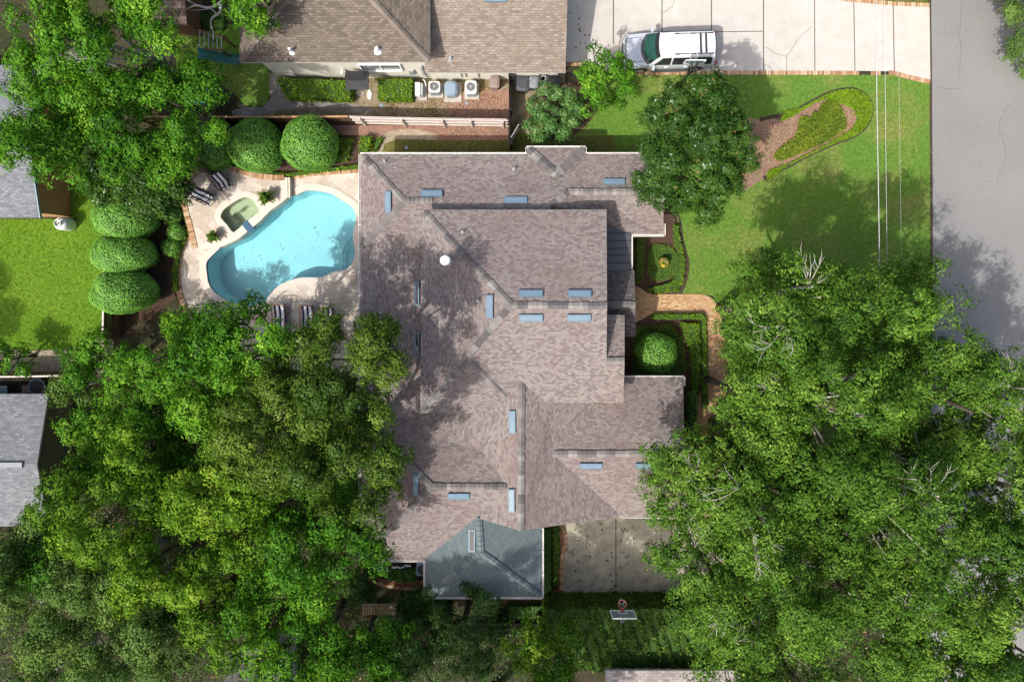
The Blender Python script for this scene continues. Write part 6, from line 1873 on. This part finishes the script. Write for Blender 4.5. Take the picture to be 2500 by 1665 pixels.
# ring of bright ground cover in the island bed, then the darker clumps inside it
g = np.random.default_rng(81)
q = scatter(wpts([(1905, 288), (1955, 265), (1993, 243), (2031, 226), (2072, 219), (2096, 224), (2118, 241), (2127, 269), (2117, 303), (2089, 331), (2044, 348), (1975, 379), (1913, 412), (1870, 434)], 0, 4), 900, g)
q = q[~inside(isl_in, q)]
C = np.column_stack([q, g.uniform(.05, .2, len(q))])
o = leaf_mesh('ground_cover', C, np.array([0, 0, 1.]) + g.normal(size=(len(q), 3)) * .4, .10, .065, .55 + .1 * np.sin(q[:, 0] * 3) + g.normal(0, .2, len(q)), 'l_hedge', rng=g)
tag(o, 'bright green ground cover ring in the island bed', None, None, 'stuff')
cover('ground_cover', [wpts([(2003, 257), (2027, 246), (2048, 262), (2062, 293), (2060, 318), (2010, 351), (1960, 372), (1907, 393), (1888, 378), (1925, 345), (1941, 331), (1955, 285), (1975, 290), (1985, 275), (1998, 276)], .1, 3)], .3, 900, .12, .07, 'l_cover', 82, 'olive ground cover clumps inside the island bed', None, 'stuff', lump=.08)
cover('ground_cover', [wpts([(285, 440), (470, 430), (455, 560), (430, 640), (400, 760), (300, 820)]), wpts([(700, 320), (870, 330), (870, 400), (800, 405)])], .12, 20, .13, .07, 'l_dark', 83, 'sparse ground cover in the garden beds', None, 'stuff')
cover('ground_cover', [wpts([(880, 1500), (1240, 1470), (1240, 1560), (1330, 1565), (1400, 1640), (1000, 1680), (860, 1640)]), wpts([(500, 1450), (880, 1400), (880, 1650), (500, 1650)]), wpts([(-60, 1290), (200, 1290), (500, 1400), (500, 1700), (-60, 1700)]), wpts([(200, 1000), (880, 1000), (880, 1400), (500, 1450), (200, 1300)]), wpts([(1780, 1290), (2240, 1290), (2240, 1700), (1850, 1700)])], .6, 75, .15, .08, 'l_dark', 84, 'dark undergrowth below the trees at the bottom', None, 'stuff')
cover('ground_cover', [wpts([(440, 60), (548, 60), (560, 140), (480, 150), (440, 120)]), wpts([(500, 190), (560, 210), (600, 265), (560, 285), (500, 285)])], .12, 45, .12, .06, 'l_dark', 85, 'shaded ground cover in the top left yard', None, 'stuff')
cover('ground_cover', [wpts([(0, 852), (100, 860), (270, 830), (270, 900), (0, 900)])], .35, 22, .2, .05, 'l_hedge', 86, 'loose leafy plants in the sandy planting bed', None, 'stuff', tilt=.8)

# ------------------------------------------------------------------ trees
TG = 'trees over the gardens'
def T(lab, px, py, r, zt, typ, seed, name='oak_tree', cat='tree', **k):
    if name in ('elm_tree', 'oak_tree'):
        r *= 1.1
    return make_tree(name, lab, cat, px, py, r, zt, typ, seed, TG, **k)
# right group along the street
T('pale limbed elm reaching highest on the front lawn above the brick walk', 1955, 782, 185, 12.0, 'elm', 101, 'elm_tree')
T('pale limbed elm leaning out over the road beside the cables', 2240, 750, 150, 11.0, 'elm', 102, 'elm_tree')
T('pale limbed elm at the right edge over the road', 2390, 1000, 180, 11.5, 'elm', 103, 'elm_tree')
T('pale limbed elm whose leaves hang over the brick walk beside the garage wing', 1868, 1000, 120, 10.0, 'elm', 104, 'elm_tree')
T('large pale limbed elm in the middle of the right group', 2070, 1010, 205, 12.5, 'elm', 105, 'elm_tree')
T('elm that covers the corner of the garage wing roof', 1712, 1195, 135, 10.0, 'elm', 106, 'elm_tree')
T('pale limbed elm over the far end of the shaded driveway', 1910, 1220, 190, 11.5, 'elm', 107, 'elm_tree')
T('pale limbed elm beside the road below the middle of the right edge', 2200, 1235, 190, 12.0, 'elm', 108, 'elm_tree')
T('elm overhanging the driveway side of the tall hedge', 1762, 1430, 148, 10.0, 'elm', 109, 'elm_tree')
T('dense elm right of the tall hedge near the bottom', 1960, 1470, 190, 11.0, 'elm', 110, 'elm_tree')
T('elm in the lower right corner over the road', 2400, 1420, 190, 11.5, 'elm', 111, 'elm_tree')
T('elm at the bottom edge near the lower right corner', 2190, 1560, 140, 10.0, 'elm', 112, 'elm_tree')
T('elm at the bottom edge beside the pale shingle roof', 1960, 1690, 130, 9.0, 'elm', 113, 'elm_tree')
T('elm at the bottom right over the asphalt', 2360, 1690, 150, 10.5, 'elm', 114, 'elm_tree')
T('elm cut by the right edge above the lower right corner', 2520, 1215, 165, 11.0, 'elm', 116, 'elm_tree')
T('elm cut by the right edge at the lower right corner', 2510, 1610, 160, 11.0, 'elm', 117, 'elm_tree')
T('elm between the brick walk and the street in the middle of the right group', 1980, 930, 110, 8.5, 'elm', 118, 'elm_tree')
T('elm filling the right group above the road', 2290, 900, 115, 8.5, 'elm', 183, 'elm_tree')
T('elm in the right group low over the street', 2110, 1320, 120, 8.5, 'elm', 184, 'elm_tree')
T('elm over the street edge below the middle', 2330, 1160, 115, 9.0, 'elm', 185, 'elm_tree')
T('elm at the inner bend of the shaded driveway', 1850, 1110, 110, 8.0, 'elm', 186, 'elm_tree')
T('elm behind the tall hedge at the bottom edge', 1800, 1610, 120, 9.0, 'elm', 119, 'elm_tree')
# magnolia and shrubs of the front garden
T('dark glossy magnolia with rounded crown on the front lawn', 1706, 360, 163, 8.5, 'magnolia', 120, 'magnolia_tree', squash=(1.0, 1.12))
T('light green sapling at the end of the pale driveway beside the car', 1480, 185, 84, 4.6, 'sapling', 121, 'young_tree')
T('dense blue green shrub beside the black fence', 1352, 280, 78, 2.8, 'bush', 122, 'large_shrub', 'shrub', squash=(1.1, .9))
T('dark glossy magnolia behind the striped loungers', 368, 450, 85, 5.0, 'magnolia', 123, 'magnolia_tree')
T('dark glossy magnolia in the shade of the mossy oaks', 265, 405, 95, 5.0, 'magnolia', 124, 'magnolia_tree')
# top left group
T('mossy oak with bare grey limbs in the top left corner', 110, 110, 170, 11.0, 'mossy', 130)
T('mossy oak between the plank shed and the top left corner', 290, 90, 150, 10.5, 'mossy', 131)
T('bright oak above the blue canopy by the side fence', 415, 245, 125, 9.0, 'bright', 132)
T('bright oak hanging over the brown house wall', 190, 300, 150, 9.0, 'bright', 133)
T('bright oak at the left edge above the brown house', 40, 290, 120, 9.5, 'mossy', 134)
T('bright oak in front of the dark magnolia', 380, 375, 78, 7.5, 'bright', 135)
T('bright tree reaching over the neighbour roof from the top edge', 615, -35, 110, 8.0, 'bright', 136, gaps=.2)
# left group beside the pool and the house
T('bright oak left of the pool, next to the clipped shrub on the fence', 468, 915, 130, 10.3, 'bright', 140)
T('bright oak over the lower end of the pool', 590, 855, 128, 10.5, 'bright', 141, gaps=0)
T('small bright oak touching the pool deck bricks', 440, 800, 45, 2.8, 'bright', 142)
T('dark olive laurel oak over the rear porch roof', 842, 908, 160, 12.5, 'olive', 143)
T('dark olive laurel oak against the garage wing roof', 830, 1135, 150, 12.0, 'olive', 144)
T('olive laurel oak in the middle of the left group', 640, 1060, 158, 11.5, 'olive', 145, tintoff=.05, gaps=0)
T('yellow green oak over the grey house roof', 240, 1225, 180, 11.0, 'yellow', 146)
T('yellow green oak in the centre of the left group', 530, 1240, 165, 11.0, 'yellow', 147)
T('bright green oak below the rear brick walk', 765, 1345, 165, 10.0, 'bright', 148)
T('yellow green oak in the lower left with a dead twig', 400, 1390, 140, 10.0, 'yellow', 149)
T('bright green oak at the bottom left of centre', 650, 1540, 135, 8.5, 'bright', 150)
T('dull grey green tree filling the lower left corner', 90, 1480, 170, 8.0, 'grey', 151, 'mossy_tree')
T('dull grey green tree at the bottom edge near the lower left corner', 330, 1590, 150, 7.5, 'grey', 152, 'mossy_tree')
T('dull grey green tree at the left edge below the grey house', 30, 1345, 90, 7.0, 'grey', 153, 'mossy_tree')
T('dark dense tree beneath the annex roof', 1135, 1560, 118, 5.0, 'dark', 154, 'evergreen_tree')
T('dark dense tree between arbor and bottom edge', 985, 1575, 118, 5.0, 'dark', 155, 'evergreen_tree')
T('mid green tree at the bottom edge below the arbor', 870, 1610, 105, 6.5, 'bright', 156, tintoff=-.12)
T('sunlit olive tree at the bottom edge beside the tall hedge', 1325, 1620, 95, 6.0, 'yellow', 157, tintoff=-.1)
T('dark shrub tree between annex and arbor', 1010, 1500, 45, 3.0, 'dark', 158, 'evergreen_tree')
T('bluish feathery shrub at the corner of the grey house', 165, 948, 58, 3.4, 'grey', 159, 'feathery_shrub', 'shrub', bare=0.0)
T('bright leafy shrub at the left edge of the planting bed', 15, 880, 48, 2.6, 'sapling', 160, 'leafy_shrub', 'shrub')
T('loose leafy shrub in the planting bed beside the big oak', 190, 868, 42, 1.8, 'sapling', 161, 'leafy_shrub', 'shrub', tintoff=-.15)
# trees just outside the picture whose shade falls into it
def TO(lab, x, y, R, zt, typ, seed):
    return make_tree('oak_tree', lab, 'tree', 0, 0, 0, zt, typ, seed, TG, world_xy=(x, y), R=R)
make_tree('street_tree', 'tip of a tree reaching in from the right edge above the road', 'tree', 0, 0, 0, 6.5, 'grey', 115, TG, world_xy=(32.8, 15.6), R=6.9, bare=0.1)
TO('oak beyond the left edge that shades the back lawn', -35.4, -6.6, 2.6, 9.5, 'olive', 170)
TO('oak beyond the bottom edge that shades the teal annex roof', -7.7, -22.9, 3.7, 15.0, 'olive', 171)
TO('oak beyond the bottom edge that shades the hedge and drive', -1.0, -24.0, 3.9, 15.0, 'olive', 172)
TO('oak beyond the bottom edge left of the shading pair', -14.0, -26.5, 3.6, 13.5, 'olive', 173)
T('yellow green oak filling the gap right of the grey house', 330, 1120, 120, 9.0, 'bright', 174)
T('deep green oak in the hollow between the two olive oaks', 700, 1230, 130, 9.0, 'bright', 175, tintoff=-.1)
T('deep green oak below the pool in the left group', 470, 1060, 130, 8.0, 'bright', 176, tintoff=-.15)
T('dull grey green tree above the bottom edge in the left corner', 240, 1440, 120, 7.0, 'grey', 177, 'mossy_tree')
T('yellow green oak at the bottom edge left of centre', 500, 1500, 115, 8.0, 'yellow', 178, tintoff=-.1)
T('dull grey green tree in the very lower left corner', 130, 1640, 130, 7.0, 'grey', 179, 'mossy_tree')
T('mid green oak at the bottom edge in the left half', 760, 1620, 110, 7.5, 'bright', 180, tintoff=-.05)

# bare grey limb that reaches in over the top left yard
root = thing('dead_limb', 'bare grey limb reaching down over the yard from the top edge', 'branch', W(540, -10, 6))
b = MB(root.location)
def bt(pts, r0, r1):
    P = spline([W(*p) for p in pts], 5)
    b.tube(P, [r0 + (r1 - r0) * i / (len(P) - 1) for i in range(len(P))], 6)
bt([(600, -40, 5.5), (560, -20, 6.0), (541, 5, 6.2), (537, 30, 6.2), (518, 45, 6.1), (515, 60, 6.0), (520, 78, 6.0), (522, 95, 5.9)], .11, .02)
bt([(541, 5, 6.2), (512, 20, 6.3), (480, 14, 6.3), (462, 20, 6.2), (454, 25, 6.1)], .08, .02)
bt([(512, 20, 6.3), (535, 38, 6.4)], .04, .012)
bt([(512, 20, 6.3), (500, 24, 6.3), (468, 26, 6.2)], .035, .01)
bt([(480, 14, 6.3), (460, 2, 6.4), (440, -10, 6.4)], .04, .02)
b.build('limb', 'bark_grey', root, smooth=True)

T('green oak at the left edge between grey house and corner', 60, 1400, 100, 7.0, 'bright', 181, tintoff=-.2)
T('green oak low in the left corner beneath the yellow ones', 330, 1510, 110, 6.5, 'bright', 182, tintoff=-.25)

T('low bright oak between the grey house shrub and the clipped shrubs', 245, 885, 80, 4.8, 'bright', 187)
T('low green oak right of the olive house wall', 235, 1040, 85, 6.5, 'bright', 188, tintoff=-.05)

T('low bright oak below the clipped shrubs, left of the taller oak by the pool', 365, 960, 88, 7.0, 'bright', 189)

T('elm cut by the right edge where the road disappears under the leaves', 2490, 985, 110, 9.0, 'elm', 190, 'elm_tree')
T('dark low shrub beside the brick walk behind the house', 875, 1450, 42, 2.0, 'dark', 191, 'evergreen_shrub', 'shrub')
T('dark low shrub right of the arbor below the annex gutter', 1070, 1500, 42, 2.2, 'dark', 192, 'evergreen_shrub', 'shrub')
